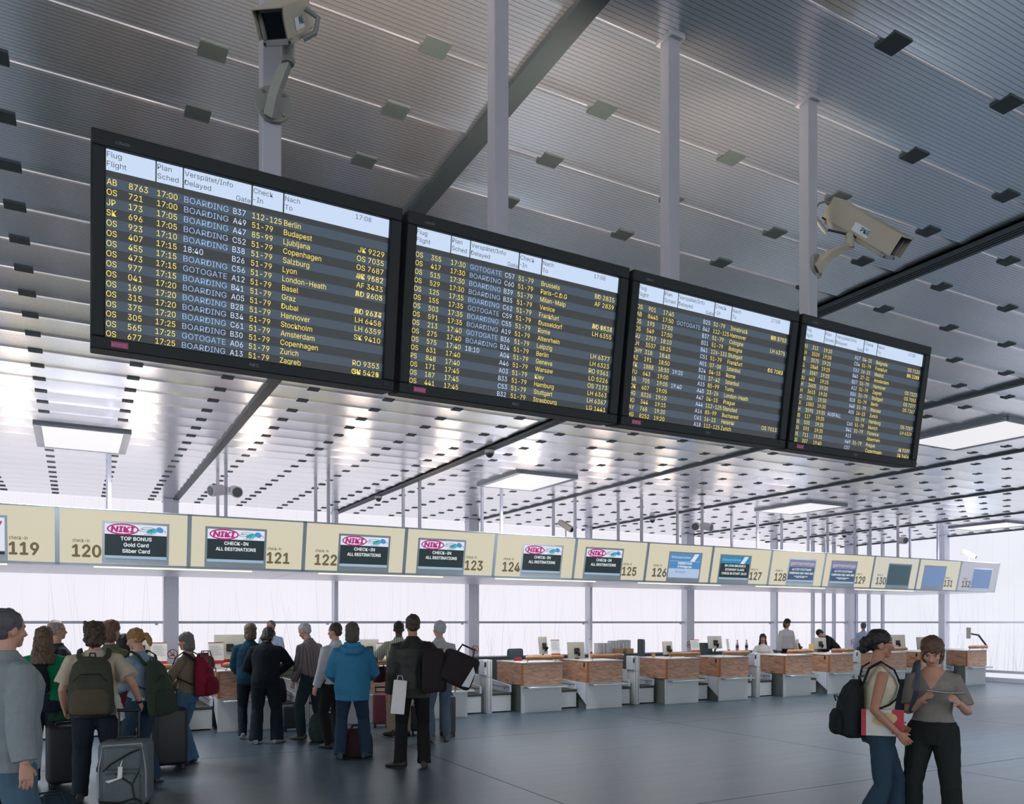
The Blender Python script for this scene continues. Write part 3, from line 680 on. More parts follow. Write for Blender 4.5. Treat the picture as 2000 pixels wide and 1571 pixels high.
for n in range(118, 133):
    x = SX0 + SP * (n - 121); dim = n in (130, 131); un = n == 132
    t = thing('check_in_sign', 'beige %s check-in sign panel numbered %d with %s' % ('unlit' if un else 'backlit', n, WHAT[LOOK[n]]), 'check-in sign', (x, YS, ZS - SH * math.cos(STILT)), (STILT, 0, 0), 'check-in signs along the canopy')
    bm = newbm(); box(bm, 0.03, SP - 0.03, 0, 0.05, 0.03, SH - 0.02); pn = part('light_panel', bm, M_UNLIT if un else (M_LITD if dim else M_LIT), t)
    bm = newbm()
    for a, b, c, d in ((0, SP, 0, 0.03), (0, SP, SH - 0.02, SH), (0, 0.03, 0, SH), (SP - 0.03, SP, 0, SH)): box(bm, a, b, -0.008, 0.06, c, d)
    part('frame', bm, M_SFR, t)
    ev = n % 2 == 0
    f0, f1 = (0.344, 0.82) if ev else (0.15, 0.638)
    x0, x1 = f0 * SP, f1 * SP; z0, z1 = 0.115, 0.628
    bm = newbm(); box(bm, x0 - 0.035, x1 + 0.035, -0.003, 0.01, z0 - 0.085, z1 + 0.035); part('screen_surround', bm, M_SBACK, t)
    k = LOOK[n]
    bm = newbm(); box(bm, x0, x1, -0.005, 0.0, z0, z1)
    scr = part('screen', bm, {'white': M_SW, 'n': M_DK, 'b1': M_PALEB, 'b2': M_DK, 'g': M_GWD, 'o1': M_OFF1, 'o2': M_OFF2}[k], t)
    h_ = z1 - z0; w_ = x1 - x0
    if k == 'n':
        zb = niki(scr, x0, x1, z0, z1)
        if n == 120: lines(scr, x0, x1, ['TOP BONUS', 'Gold Card', 'Silber Card'], M_LTX, 0.052, zb - 0.085, 0.092)
        else: lines(scr, x0, x1, ['CHECK-IN', 'ALL DESTINATIONS'], M_LTX, 0.05, zb - 0.085, 0.092, 0.70)
    if k in ('n', 'b2', 'g'):
        bm = newbm(); rect(bm, x0, x1, z0, z0 + 0.042, -0.006); flat_part('footer_band', bm, M_BAR, scr)
    if k == 'white':
        bm = newbm(); letters(bm, 'W', x1 - 0.03, z1 - 0.15, 0.1, 0.9, 'r', y=-0.009, shear=0.2, bold=0.006); flat_part('screen_lettering', bm, M_MAG, scr)
        bm = newbm(); rect(bm, x0, x1, z0, z0 + 0.045, -0.006); flat_part('footer_band', bm, M_DK, scr)
    if k in ('b1', 'b2'):
        bm = newbm(); rect(bm, x0, x1, z1 - h_ * 0.31, z1, -0.006); flat_part('logo_band', bm, M_SBL if k == 'b1' else M_SBT, scr)
        bm = newbm(); quad(bm, (x0 + w_ * 0.66, -0.008, z1 - h_ * 0.31), (x0 + w_ * 0.80, -0.008, z1 - h_ * 0.31), (x0 + w_ * 0.93, -0.008, z1), (x0 + w_ * 0.79, -0.008, z1)); flat_part('logo_slash', bm, M_SW, scr)
        bm = newbm(); letters(bm, 'SN Brussels Airlines', x0 + w_ * 0.04, z1 - h_ * 0.20, 0.05, width=w_ * 0.62, y=-0.009); ring2d(bm, x0 + w_ * 0.795, z1 - h_ * 0.15, w_ * 0.035, h_ * 0.09, w_ * 0.012, -0.009)
        flat_part('logo_lettering', bm, M_LTX if k == 'b1' else M_PALEB, scr)
        if k == 'b1':
            bm = newbm(); rect(bm, x0, x1, z1 - h_ * 0.62, z1 - h_ * 0.325, -0.006); flat_part('class_band', bm, M_SBL, scr)
            lines(scr, x0, x1, ['BUSINESS CLASS', '& Privilege pas'], M_LTX, 0.045, z1 - h_ * 0.44, 0.07, 0.45)
            bm = newbm(); letters(bm, 'Brussels', x0 + w_ * 0.22, z0 + h_ * 0.20, 0.05, 1.0, y=-0.009, shear=0.2); flat_part('class_lettering', bm, M_TXB, scr)
        else: lines(scr, x0, x1, ['SN 2908 BRUSSELS', 'ECONOMY CLASS', 'CHECK IN START 18:15'], M_LTX, 0.046, z1 - h_ * 0.45, 0.086, 0.88)
    if k == 'g':
        bm = newbm(); rect(bm, x0, x1, z1 - h_ * 0.33, z1, -0.006); flat_part('logo_band', bm, M_GWP, scr)
        bm = newbm(); letters(bm, 'germanwings', (x0 + x1) / 2, z1 - h_ * 0.23, 0.075, align='c', width=w_ * 0.93, y=-0.009, bold=0.004); flat_part('logo_lettering', bm, M_GWY, scr)
        lines(scr, x0, x1, ['4U 2757 STUTTGART', 'CABIN BAG ONLY MAX 8KG', '**GATE BAY**'], M_LTX, 0.044, z1 - h_ * 0.48, 0.086, 0.94)
    nx0, nx1 = (0.108 * SP, 0.315 * SP) if ev else (0.668 * SP, 0.868 * SP)
    bm = newbm(); letters(bm, str(n), nx0, 0.125, 0.168, width=nx1 - nx0, y=-0.003, bold=0.009); letters(bm, 'check-in', nx0, 0.335, 0.05, width=0.22, y=-0.003, bold=0.001)
    flat_part('number_lettering', bm, M_NUM if n < 126 else M_NUMG, t)
# hanger rods
rod_bm = newbm(); box(rod_bm, -0.025, 0.025, -0.025, 0.025, 3.36, CEIL + 0.01); rod_me = mesh_of('hanger_rod', rod_bm)
for k in range(-1, 12):
    x = 2.266 + 1.765 * k
    n = 121 + int(math.floor((x - SX0) / SP))
    for Y, nm in ((14.28, 'front'), (15.15, 'rear')):
        o = put('hanger_rod', rod_me, M_POST, None, None, (x, Y, 0)); tag(o, '%s thin grey rod from the ceiling down to the canopy above check-in sign %d' % (nm, n), 'hanger rod', 'rods hanging the sign canopy')
# round sound projectors and little cameras
def projector(u, v, Y, aim, label):
    c = at_y(u, v, Y); t = thing('sound_projector', label, 'loudspeaker', c, group='round sound projectors on the hanger rods')
    d = V(aim).normalized(); bm = newbm(); tube(bm, [-d * 0.10, -d * 0.09, d * 0.13, d * 0.14], [0.07, 0.088, 0.098, 0.094], 20, up=UP); part('shell', bm, M_WHITE, t)
    bm = newbm(); cyl(bm, d * 0.136, d * 0.146, 0.08, 20); part('grille', bm, mat('speaker_grille', (92, 98, 102), 0.7), t)
    s = 1 if aim[0] < 0 else -1
    hx = V((s, 0, 0)); bm = newbm()
    tube(bm, [hx * 0.06 + UP * 0.06, V((s * 0.17, 0, 0.06)), V((s * 0.17, 0, -0.06)), hx * 0.06 - UP * 0.06], 0.007, 6); part('bracket', bm, M_POST, t)
projector(425, 958, 14.2, -RT * 0.55 - FW * 0.8 - UP * 0.2, 'left one of the twin round projectors above sign 121'); projector(459, 960, 14.2, RT * 0.55 - FW * 0.8 - UP * 0.25, 'right one of the twin round projectors above sign 121')
projector(1359, 1028, 14.2, -RT * 0.3 - FW * 0.9 - UP * 0.2, 'left one of the twin round projectors above sign 126'); projector(1379, 1029, 14.2, RT * 0.75 - FW * 0.65 - UP * 0.3, 'right one of the twin round projectors above sign 126')
projector(1761, 1056, 14.2, RT * 0.3 - FW * 0.9 - UP * 0.1, 'single round projector above sign 130')
def small_cam(u, v, Y, label):
    c = at_y(u, v, Y); t = thing('security_camera', label, 'security camera', c)
    d = (RT * 0.62 - FW * 0.62 - UP * 0.5).normalized(); s, u2 = frame_of(d)
    M = Matrix(((s.x, d.x, u2.x, 0), (s.y, d.y, u2.y, 0), (s.z, d.z, u2.z, 0), (0, 0, 0, 1)))
    bm = newbm(); box(bm, -0.055, 0.055, -0.2, 0.2, -0.055, 0.06, 0.008, 2, M); part('housing', bm, M_BEIGE, t)
    bm = newbm(); box(bm, -0.042, 0.042, 0.195, 0.205, -0.042, 0.042, 0, 1, M); part('front_glass', bm, M_GLASSB, t)
    bm = newbm(); cyl(bm, (0, 0, -0.05), (0, 0, 3.36 - c.z), 0.016, 10); part('post', bm, M_WHITE, t)
    b = -d * 0.2; bm = newbm(); tube(bm, [b, b - RT * 0.06 - UP * 0.02, b - RT * 0.07 - UP * 0.09, b - RT * 0.01 - UP * 0.10], 0.006, 6); part('cable', bm, M_CABLE, t)
small_cam(1105, 1028, 14.5, 'small beige camera on a short post on the canopy above sign 125'); small_cam(1893, 1083, 13.8, 'small grey camera on a short post on the canopy above sign 132')

# ================================================================== DESKS AND BAGGAGE LANES
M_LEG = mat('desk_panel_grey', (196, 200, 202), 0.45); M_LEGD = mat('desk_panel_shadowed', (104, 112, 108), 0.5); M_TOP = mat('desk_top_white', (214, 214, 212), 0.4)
M_SHELF = mat('brushed_steel', (176, 184, 186), 0.35, 0.8); M_BELT = mat('belt_rubber', (66, 68, 68), 0.7); M_GUARD = mat('guard_white', (202, 210, 224), 0.35)
M_RED = mat('red_print', (176, 36, 60), 0.5)
YD = 13.42
def desk(x, kind, label):
    t = thing('check_in_desk', label, 'check-in desk', (x, YD, 0), group='wood fronted check-in desks')
    W_ = 0.91 if kind == 'A' else 0.87
    bm = newbm(); box(bm, 0, W_, 0.0, 1.05, 0.535, 0.955, 0.004, 1); part('wood_box', bm, M_WOOD, t)
    bm = newbm(); box(bm, -0.006, 0.03, -0.006, 0.03, 0.53, 0.957); part('corner_edge', bm, M_EDGE, t, 'orange corner strip')
    bm = newbm(); box(bm, -0.01, W_ + 0.01, -0.01, 1.06, 0.957, 0.977, 0.003, 1); part('worktop', bm, M_TOP, t)
    bm = newbm(); box(bm, 0.0, W_, 0.03, 0.06, 0, 0.535); part('leg_panel', bm, M_LEG, t)
    bm = newbm(); box(bm, 0.05, 0.08, 0.06, 0.95, 0.0, 0.535); part('side_return', bm, M_LEGD, t, 'desk base side, its shade painted dark green grey')  # shade of the set-in side is put into its dark colour
    if kind == 'B':
        bm = newbm()
        prism(bm, [(0.0, 0.30), (0.55, 0.30), (0.55, 0.53), (0.0, 0.53)], 0, 0.02)
        bm.free(); bm = newbm()
        a = [(0.07, 0.10), (0.35, 0.30), (1.05, 0.30), (1.05, 0.535), (0.07, 0.535)]
        f1 = [bm.verts.new((-0.004, y, z)) for y, z in a]; f2 = [bm.verts.new((0.02, y, z)) for y, z in a]
        bm.faces.new(f1); bm.faces.new(list(reversed(f2)))
        for i in range(5): bm.faces.new((f1[i], f2[i], f2[(i + 1) % 5], f1[(i + 1) % 5]))
        part('side_panel', bm, M_GUARD, t)
        bm = newbm(); box(bm, -0.006, 0.0, 0.10, 0.15, 0.84, 0.93, 0.002, 1); part('key_switch', bm, M_BLK, t)
    bm = newbm(); box(bm, 0.06, W_ + 0.07, -0.14, 0.05, 0.475, 0.505, 0.004, 1); part('bag_shelf', bm, M_SHELF, t)
    bm = newbm(); tube(bm, [(0.07, -0.01, 1.058), (0.11, -0.01, 1.064), (W_ - 0.05, -0.01, 1.064), (W_ + 0.01, -0.01, 1.058)], [0.03, 0.046, 0.046, 0.034], 12, flat=0.72, up=V((0, 1, 0))); rl = part('wood_rail', bm, M_RAIL, t)
    for bx in (0.14, W_ - 0.14):
        bm = newbm(); cyl(bm, (bx - 0.02, 0.03, 0.975), (bx + 0.015, -0.005, 1.05), 0.009, 8); part('rail_bracket', bm, M_SHELF, t)
    return t
def lane(x, wdt, label):
    t = thing('baggage_conveyor', label, 'baggage conveyor', (x, 13.78, 0), group='low baggage conveyors between the desks')
    bm = newbm(); box(bm, 0, wdt, 0, 2.6, 0.02, 0.335, 0.006, 1); part('base', bm, M_LEG, t)
    bm = newbm(); box(bm, 0.0, wdt, -0.01, 2.6, 0.335, 0.385, 0.012, 2); part('belt', bm, M_BELT, t)
    bm = newbm(); a = [(0.0, 0.385), (2.6, 0.385), (2.6, 0.66), (1.2, 0.62), (0.0, 0.52)]
    f1 = [bm.verts.new((wdt - 0.03, y, z)) for y, z in a]; f2 = [bm.verts.new((wdt + 0.01, y, z)) for y, z in a]
    bm.faces.new(f1); bm.faces.new(list(reversed(f2)))
    for i in range(5): bm.faces.new((f1[i], f2[i], f2[(i + 1) % 5], f1[(i + 1) % 5]))
    sg = part('side_guard', bm, M_GUARD, t)
    bm = newbm(); box(bm, wdt - 0.034, wdt - 0.03, 0.02, 2.5, 0.47, 0.48); box(bm, wdt - 0.036, wdt - 0.03, 0.2, 0.225, 0.43, 0.455); part('guard_groove', bm, M_BELT, sg)
    bm = newbm(); box(bm, 0.02, wdt - 0.04, 2.2, 2.28, 0.385, 0.86)
    bk = part('end_shutter', bm, mat('olive_shutter', (92, 100, 88), 0.6), t)
    bm = newbm()
    for z in (0.5, 0.6, 0.7, 0.8): box(bm, 0.02, wdt - 0.04, 2.19, 2.2, z, z + 0.012)
    part('shutter_groove', bm, M_BLK, bk)
def gatepost(x, label):
    t = thing('scale_post', label, 'scale post', (x, 13.70, 0), group='white scale posts between the lanes')
    bm = newbm(); box(bm, 0, 0.13, 0, 0.24, 0.0, 1.03, 0.012, 2); part('column', bm, M_LEG, t)
    bm = newbm(); box(bm, 0.02, 0.026, -0.002, 0.0, 0.02, 1.02); box(bm, 0.09, 0.096, -0.002, 0, 0.02, 1.02); box(bm, -0.002, 0.132, -0.002, 0.0, 0.70, 0.706); part('groove', bm, M_BELT, t)
    bm = newbm(); box(bm, -0.05, 0.01, 0.0, 0.24, 0.735, 1.03, 0.008, 1); part('guard_head', bm, M_GUARD, t)
    bm = newbm(); box(bm, -0.045, -0.005, -0.006, 0.0, 0.89, 0.985); part('weight_display', bm, M_BLK, t)
    bm = newbm(); box(bm, -0.04, 0.0, 0.24, 2.5, 0.40, 0.735, 0.004, 1); part('guard_wall', bm, M_GUARD, t)
PP = 3.53
SIGNOF = lambda x: 121 + int(math.floor((x + 0.45 - SX0) / SP))
for k in range(-2, 5):
    xa = 7.56 + PP * k; xb = 9.07 + PP * k; xp = 6.93 + PP * k
    desk(xa, 'A', 'wood fronted check-in desk standing under sign %d' % SIGNOF(xa))
    if k < 4:
        desk(xb, 'B', 'wood fronted check-in desk with white slanted side panel under sign %d' % SIGNOF(xb))
        lane(xa + 0.925, 0.55, 'low baggage conveyor squeezed between desks %d and %d' % (SIGNOF(xa), SIGNOF(xb)))
    gatepost(xp, 'white scale post just left of the desk under sign %d' % SIGNOF(xa))
    lane(xp - 0.49, 0.42, 'grey baggage conveyor on the left of the scale post beside desk %d' % SIGNOF(xa))
    lane(xp + 0.16, 0.42, 'grey baggage conveyor between the scale post and desk %d' % SIGNOF(xa))

# ---- things on the desks
M_MON = mat('monitor_back', (186, 184, 176), 0.5); M_PAPER = mat('paper_white', (226, 226, 226), 0.6); M_CHAIR = mat('chair_fabric', (70, 82, 90), 0.8)
def at_desk(u, v, Y): return at_y(u, v, Y)
def monitor(u, v, Y, wd, ht, yaw, label, arm=True, base_z=0.977):
    c = at_y(u, v, Y); t = thing('monitor', label, 'monitor', (c.x, c.y, base_z), (0, 0, yaw), group='flat monitors seen from behind'); z = c.z - base_z
    M = Matrix.Translation((0, 0, z)) @ Matrix.Rotation(-0.10, 4, 'X')
    bm = newbm(); box(bm, -wd / 2, wd / 2, 0.0, 0.035, -ht / 2, ht / 2, 0.008, 2, M); part('back_shell', bm, M_MON, t)
    bm = newbm(); box(bm, -wd / 2 + 0.012, wd / 2 - 0.012, 0.035, 0.04, -ht / 2 + 0.012, ht / 2 - 0.012, 0, 1, M); part('screen', bm, M_GLASSB, t)
    bm = newbm(); box(bm, -0.06, 0.06, -0.035, 0.0, -0.08, 0.05, 0.006, 1, M); part('mount', bm, M_BLK, t)
    bm = newbm(); tube(bm, [(0, -0.03, z - 0.02), (0.03, -0.08, z - 0.05), (0.06, -0.02, z - 0.1), (0.02, 0.03, max(0.03, z * 0.4)), (0, 0.02, 0.02)], [0.018, 0.02, 0.02, 0.02, 0.022], 8); cyl(bm, (0, 0.02, 0), (0, 0.02, 0.02), 0.07, 16); part('arm', bm, M_BLK, t)
for a in ((1062, 1261, 14.25, 0.30, 0.36, 0.5, 'small tilted monitor on the first empty desk under sign 124'), (1126, 1271, 14.3, 0.42, 0.36, 0, 'wide monitor facing away on desk under sign 125'),
          (1305, 1266, 14.3, 0.34, 0.3, 0.25, 'monitor with yellowish back on desk under sign 126'), (1397, 1255, 14.4, 0.42, 0.3, 0, 'raised monitor on an arm on desk under sign 127'),
          (1560, 1261, 14.5, 0.24, 0.32, 0.6, 'narrow turned monitor on desk under sign 128'), (1602, 1257, 14.5, 0.46, 0.3, 0, 'wide monitor beside the yellow notes on desk under sign 129'),
          (1753, 1255, 14.4, 0.5, 0.42, -0.3, 'big monitor behind the dark haired woman'), (1802, 1257, 14.5, 0.46, 0.36, 0, 'monitor behind the woman in the grey top'),
          (449, 1264, 14.3, 0.50, 0.42, 0, 'monitor on desk beside the brochure stand under sign 121'), (275, 1267, 14.2, 0.36, 0.36, 0.3, 'monitor on desk behind the blond woman'), (722, 1268, 14.3, 0.36, 0.36, 0, 'monitor on desk between blue jacket and striped shirt')):
    monitor(*a)
c = at_y(1893, 1237, 14.0); t = thing('monitor', 'small monitor reaching out on a long jointed arm at the last desk', 'monitor', (c.x, c.y, 0.977)); z = c.z - 0.977
bm = newbm(); box(bm, -0.13, 0.13, 0, 0.035, -0.16, 0.16, 0.008, 2, Matrix.Translation((0, 0, z)) @ Matrix.Rotation(0.9, 4, 'Z')); part('back_shell', bm, M_MON, t)
e = at_y(1927, 1262, 14.05) - V((c.x, c.y, 0.977)); k_ = at_y(1911, 1241, 14.02) - V((c.x, c.y, 0.977))
bm = newbm(); tube(bm, [(0.02, -0.03, z - 0.02), k_, e, V((e.x, e.y, 0.0))], [0.025, 0.028, 0.028, 0.025], 8); part('arm', bm, M_BLK, t)
def stand(u, v, Y, wd, ht, yaw, label, pic=True, base_z=0.977):
    c = at_y(u, v, Y); t = thing('brochure_stand', label, 'brochure stand', (c.x, c.y, base_z), (0, 0, yaw), group='upright brochure stands on the desks'); z0 = max(0.02, c.z - base_z - ht / 2)
    M = Matrix.Translation((0, 0, z0)) @ Matrix.Rotation(-0.14, 4, 'X')
    bm = newbm(); box(bm, -wd / 2, wd / 2, 0, 0.012, 0, ht, 0.002, 1, M); sh = part('sheet', bm, M_PAPER, t)
    bm = newbm(); rect(bm, -wd / 2, wd / 2, 0, ht * 0.16, -0.004); rect(bm, -wd / 2, wd / 2, ht * 0.965, ht, -0.004); bmesh.ops.transform(bm, matrix=M, verts=bm.verts); flat_part('red_band', bm, M_RED, sh)
    bm = newbm()
    for q in range(6): rect(bm, -wd * 0.4, wd * (0.4 - 0.1 * (q % 3)), ht * (0.42 + 0.08 * q), ht * (0.44 + 0.08 * q), -0.004)
    bmesh.ops.transform(bm, matrix=M, verts=bm.verts); flat_part('print', bm, mat('print_grey', (170, 172, 176), 0.6), sh)
    bm = newbm(); box(bm, -wd / 2, wd / 2, 0.0, 0.12, 0, 0.012); box(bm, -wd * 0.3, wd * 0.3, 0.0, 0.05, 0.0, z0 + 0.02); part('foot', bm, M_WHITE, t)
for a in ((1086, 1266, 13.62, 0.21, 0.33, 0, 'white brochure stand right of the tilted monitor under sign 124'), (1155, 1263, 14.0, 0.14, 0.32, 0.6, 'slanted brochure stand beside the slim column under sign 125'),
          (1359, 1262, 14.2, 0.26, 0.30, 0, 'white notice stand on desk under sign 126'), (1424, 1261, 14.2, 0.16, 0.30, 0.5, 'tilted brochure stand on desk under sign 127'),
          (423, 1276, 13.9, 0.24, 0.36, 0.1, 'white notice stand with pink foot on desk under sign 121'), (311, 1277, 13.9, 0.24, 0.36, 0, 'white notice stand beside the no-smoking sign on the thick column'), (748, 1275, 13.9, 0.22, 0.36, 0, 'white notice stand in front of the striped shirt man')):
    stand(*a)
for (u, v, Y, wd, ht, cl, lb) in ((1178, 1267, 18.4, 0.34, 0.30, (222, 222, 222), 'white box file standing on the low wall under sign 125'), (1202, 1262, 18.4, 0.26, 0.36, (206, 214, 222), 'pale leaflet rack on the low wall left of the tan boxes'),
                                  (1222, 1262, 18.4, 0.30, 0.38, (200, 206, 206), 'leaflet rack with white sheets on the low wall beside the high chair back')):
    c = at_y(u, v, Y); t = thing('leaflet_rack', lb, 'leaflet rack', (c.x, c.y, 0.87 if Y > 18.2 else 0.977))
    m_ = mat('rack_%d' % u, cl, 0.6); bm = newbm(); box(bm, -wd / 2, wd / 2, 0, 0.2, 0, ht, 0.004, 1); part('body', bm, m_, t)
    for q in range(3): bm = newbm(); box(bm, -wd / 2 + 0.01 + q * wd / 3, -wd / 2 - 0.01 + (q + 1) * wd / 3, -0.03 - 0.01 * q, -0.002, 0.02, ht * (0.75 + 0.12 * q)); part('leaflet', bm, M_PAPER, t)
for i, (u, v) in enumerate(((1206, 1271), (1226, 1271))):
    c = at_y(u, v, 18.3); bm = newbm(); box(bm, -0.12, 0.12, 0, 0.2, 0, 0.14, 0.004, 1); o = part('cardboard_box', bm, mat('tan_card', (190, 160, 120), 0.7), None, None, loc=(c.x, c.y - 0.12, 0.87)); tag(o, ['left', 'right'][i] + ' tan cardboard box in front of the leaflet racks under sign 125', 'box')
def bottle(u, Y, cl, lb):
    c = at_y(u, 1265, Y); t = thing('bottle', lb, 'bottle', (c.x, c.y, 0.87)); bm = newbm()
    tube(bm, [(0, 0, 0), (0, 0, 0.01), (0, 0, 0.2), (0, 0, 0.26), (0, 0, 0.31)], [0.04, 0.045, 0.045, 0.02, 0.018], 14); part('body', bm, mat('bottle_clear', (205, 210, 216), 0.15), t)
    bm = newbm(); tube(bm, [(0, 0, 0.08), (0, 0, 0.17)], 0.046, 14); part('label_wrap', bm, mat('bottle_' + lb[:3], cl, 0.5), t)
    bm = newbm(); cyl(bm, (0, 0, 0.31), (0, 0, 0.335), 0.02, 12); part('cap', bm, M_BLK, t)
bottle(1440, 18.35, (150, 60, 60), 'red labelled bottle on the low wall'); bottle(1458, 18.35, (40, 44, 50), 'dark labelled bottle on the low wall right of the red labelled one')
def chair(u, v, Y, yaw, label, w2=0.24, hb=0.5, cl=None):
    c = at_y(u, v, Y); t = thing('office_chair', label, 'office chair', (c.x, c.y, 0), (0, 0, yaw)); m_ = cl or M_CHAIR
    bm = newbm(); box(bm, -0.24, 0.24, -0.23, 0.23, 0.43, 0.51, 0.035, 3); part('seat', bm, m_, t)
    bm = newbm(); box(bm, -w2, w2, -0.27, -0.20, 0.60, 0.60 + hb, 0.06, 4); part('backrest', bm, m_, t)
    bm = newbm(); tube(bm, [(0, -0.1, 0.44), (0, -0.28, 0.46), (0, -0.27, 0.75)], 0.022, 8); part('back_bar', bm, M_BLK, t)
    bm = newbm(); cyl(bm, (0, 0, 0.09), (0, 0, 0.44), 0.03, 12); part('gas_post', bm, M_BLK, t)
    for j in range(5):
        a = 2 * PI * j / 5; bm = newbm(); tube(bm, [(0, 0, 0.11), (0.27 * math.cos(a), 0.27 * math.sin(a), 0.07)], [0.026, 0.018], 8); f = part('foot', bm, M_BLK, t)
        bm = newbm(); ball(bm, (0.27 * math.cos(a), 0.27 * math.sin(a), 0.03), 0.03, seg=10); part('castor', bm, M_BLK, f)
chair(992, 1278, 14.9, 0.2, 'grey office chair left of the first empty desk', 0.2, 0.60); chair(1233, 1270, 14.9, 1.2, 'tall grey office chair turned sideways beside the tan boxes', 0.22, 0.76)
chair(1365, 1268, 14.85, -0.1, 'blue grey office chair behind the desk under sign 126', 0.2, 0.66); chair(1800, 1282, 15.3, 0, 'office chair behind the desk under sign 131')
M_OR = mat('orange_cup', (206, 160, 90), 0.5); M_PK = mat('pink_paper', (226, 120, 124), 0.6)
for u, v, Y, m_, lb in ((1276, 1284, 14.0, M_OR, 'small tan cup at the left end of desk under sign 126'), (1012, 1286, 14.05, M_RED, 'small red stapler on the desk under sign 124')):
    c = at_y(u, v, Y); t = thing('cup' if m_ is M_OR else 'stapler', lb, 'cup' if m_ is M_OR else 'stapler', (c.x, c.y, 0.977)); bm = newbm()
    if m_ is M_OR:
        tube(bm, [(0, 0, 0), (0, 0, 0.085), (0, 0, 0.085), (0, 0, 0.02)], [0.03, 0.04, 0.035, 0.027], 14); part('bowl', bm, m_, t)
        bm = newbm(); tube(bm, [(0.036, 0, 0.07), (0.065, 0, 0.06), (0.06, 0, 0.03), (0.034, 0, 0.02)], 0.006, 6); part('handle', bm, m_, t)
    else:
        box(bm, -0.09, 0.09, -0.02, 0.02, 0.0, 0.02, 0.004, 1); part('base', bm, m_, t); bm = newbm(); box(bm, -0.09, 0.08, -0.018, 0.018, 0.03, 0.07, 0.01, 2, Matrix.Rotation(-0.12, 4, 'Y')); box(bm, 0.05, 0.085, -0.015, 0.015, 0.015, 0.05); part('arm', bm, m_, t)
def papers(u, v, Y, m_, lb, yaw=0.2):
    c = at_y(u, v, Y); bm = newbm()
    for q in range(4): box(bm, -0.105, 0.105, -0.148, 0.148, 0.003 * q, 0.003 * q + 0.0025, 0, 1, Matrix.Rotation(0.15 * q, 4, 'Z'))
    o = part('paper_stack', bm, m_, None, None, loc=(c.x, c.y, 0.978), rot=(0, 0, yaw)); tag(o, lb, 'papers')
papers(1040, 1287, 13.9, M_PAPER, 'loose white papers on the first empty desk under the sign reading 124'); papers(1320, 1284, 14.1, M_PAPER, 'loose white papers on desk under sign 126'); papers(1398, 1280, 14.0, M_PAPER, 'white papers at the foot of the raised monitor', 0.6)
papers(1540, 1278, 13.85, M_PK, 'pink paper slips at the corner of desk under sign 128', 0.7); papers(1612, 1274, 14.0, M_PAPER, 'scattered papers on desk under sign 129', 1.0); papers(455, 1300, 13.8, M_PAPER, 'white papers on desk under sign 121'); papers(1640, 1276, 13.7, M_PK, 'red and pink papers under the rail of desk under sign 129')
bm = newbm(); c = at_y(1585, 1258, 14.3); box(bm, -0.09, 0.09, 0, 0.01, 0.0, 0.22, 0.002, 1); o = part('sticky_note_pad', bm, mat('note_yellow', (216, 190, 110), 0.6), None, None, loc=(c.x, c.y, 0.977)); tag(o, 'yellow note card propped beside the wide monitor', 'note card')

# no smoking signs on the columns
def nosmoke(p, label, yaw=0.0, r=0.105):
    t = thing('no_smoking_sign', label, 'no-smoking sign', p, (0, 0, yaw), group='round no-smoking signs on the columns')
    bm = newbm(); disc2d(bm, 0, 0, r * 1.02, r * 1.02, -0.002); part('plate', bm, M_PAPER, t)
    bm = newbm(); ring2d(bm, 0, 0, r, r, r * 0.16, -0.005); stroke2d(bm, [(-r * 0.6, r * 0.62), (r * 0.6, -r * 0.62)], r * 0.17, -0.005); flat_part('red_ring', bm, M_RED, t)
    bm = newbm(); stroke2d(bm, [(-r * 0.55, -r * 0.35), (r * 0.4, -r * 0.15)], r * 0.16, -0.004); stroke2d(bm, [(-r * 0.35, -r * 0.1), (-r * 0.05, -r * 0.4), (r * 0.3, r * 0.2), (r * 0.2, r * 0.55)], r * 0.12, -0.004); flat_part('pictogram', bm, M_BLK, t)
nosmoke(at_y(337, 1278, 18.74), 'red no-smoking sign on the thick column beside the pale girl'); nosmoke(at_y(928, 1269, 18.74), 'red no-smoking sign on the thick column right of the leather jacket man')
nosmoke(at_y(1346, 1259, 18.74), 'red no-smoking sign half hidden behind the white notice stand'); nosmoke(at_y(1666, 1255, 18.74), 'red no-smoking sign on the corner column behind the dark haired woman')

# ================================================================== PEOPLE
def smooth_mesh(name, bm, voxel, it=3, wob=0.0, wf=9.0, seed=0):
    """one continuous surface from overlapping closed shapes"""
    bmesh.ops.recalc_face_normals(bm, faces=bm.faces)
    me = bpy.data.meshes.new(name); bm.to_mesh(me); bm.free()
    o = bpy.data.objects.new('tmp', me); col.objects.link(o)
    m = o.modifiers.new('r', 'REMESH'); m.mode = 'VOXEL'; m.voxel_size = voxel
    if it: m2 = o.modifiers.new('s', 'SMOOTH'); m2.factor = 0.5; m2.iterations = it
    dg = bpy.context.evaluated_depsgraph_get(); dg.update()
    out = bpy.data.meshes.new_from_object(o.evaluated_get(dg)); out.name = name
    bpy.data.objects.remove(o); bpy.data.meshes.remove(me)
    out.materials.clear()
    if wob:
        ns = [v.normal.copy() for v in out.vertices]
        for v, nn in zip(out.vertices, ns):
            q = V((v.co.x * wf + seed, v.co.y * wf, v.co.z * wf * 0.7))
            v.co += nn * wob * (noise.noise(q) + 0.5 * noise.noise(q * 2.3))
    for p in out.polygons: p.use_smooth = True
    return out
def bone2(a, b, l1, l2, hint):
    d = b - a; L_ = d.length
    if L_ > (l1 + l2) * 0.995: b = a + d.normalized() * (l1 + l2) * 0.995; d = b - a; L_ = d.length
    k = (l1 * l1 - l2 * l2 + L_ * L_) / (2 * L_); h = math.sqrt(max(1e-6, l1 * l1 - k * k))
    n = d.normalized(); q = hint - n * hint.dot(n)
    if q.length < 1e-4: q = V((0, 1, 0)) - n * n.y
    return a + n * k + q.normalized() * h, b
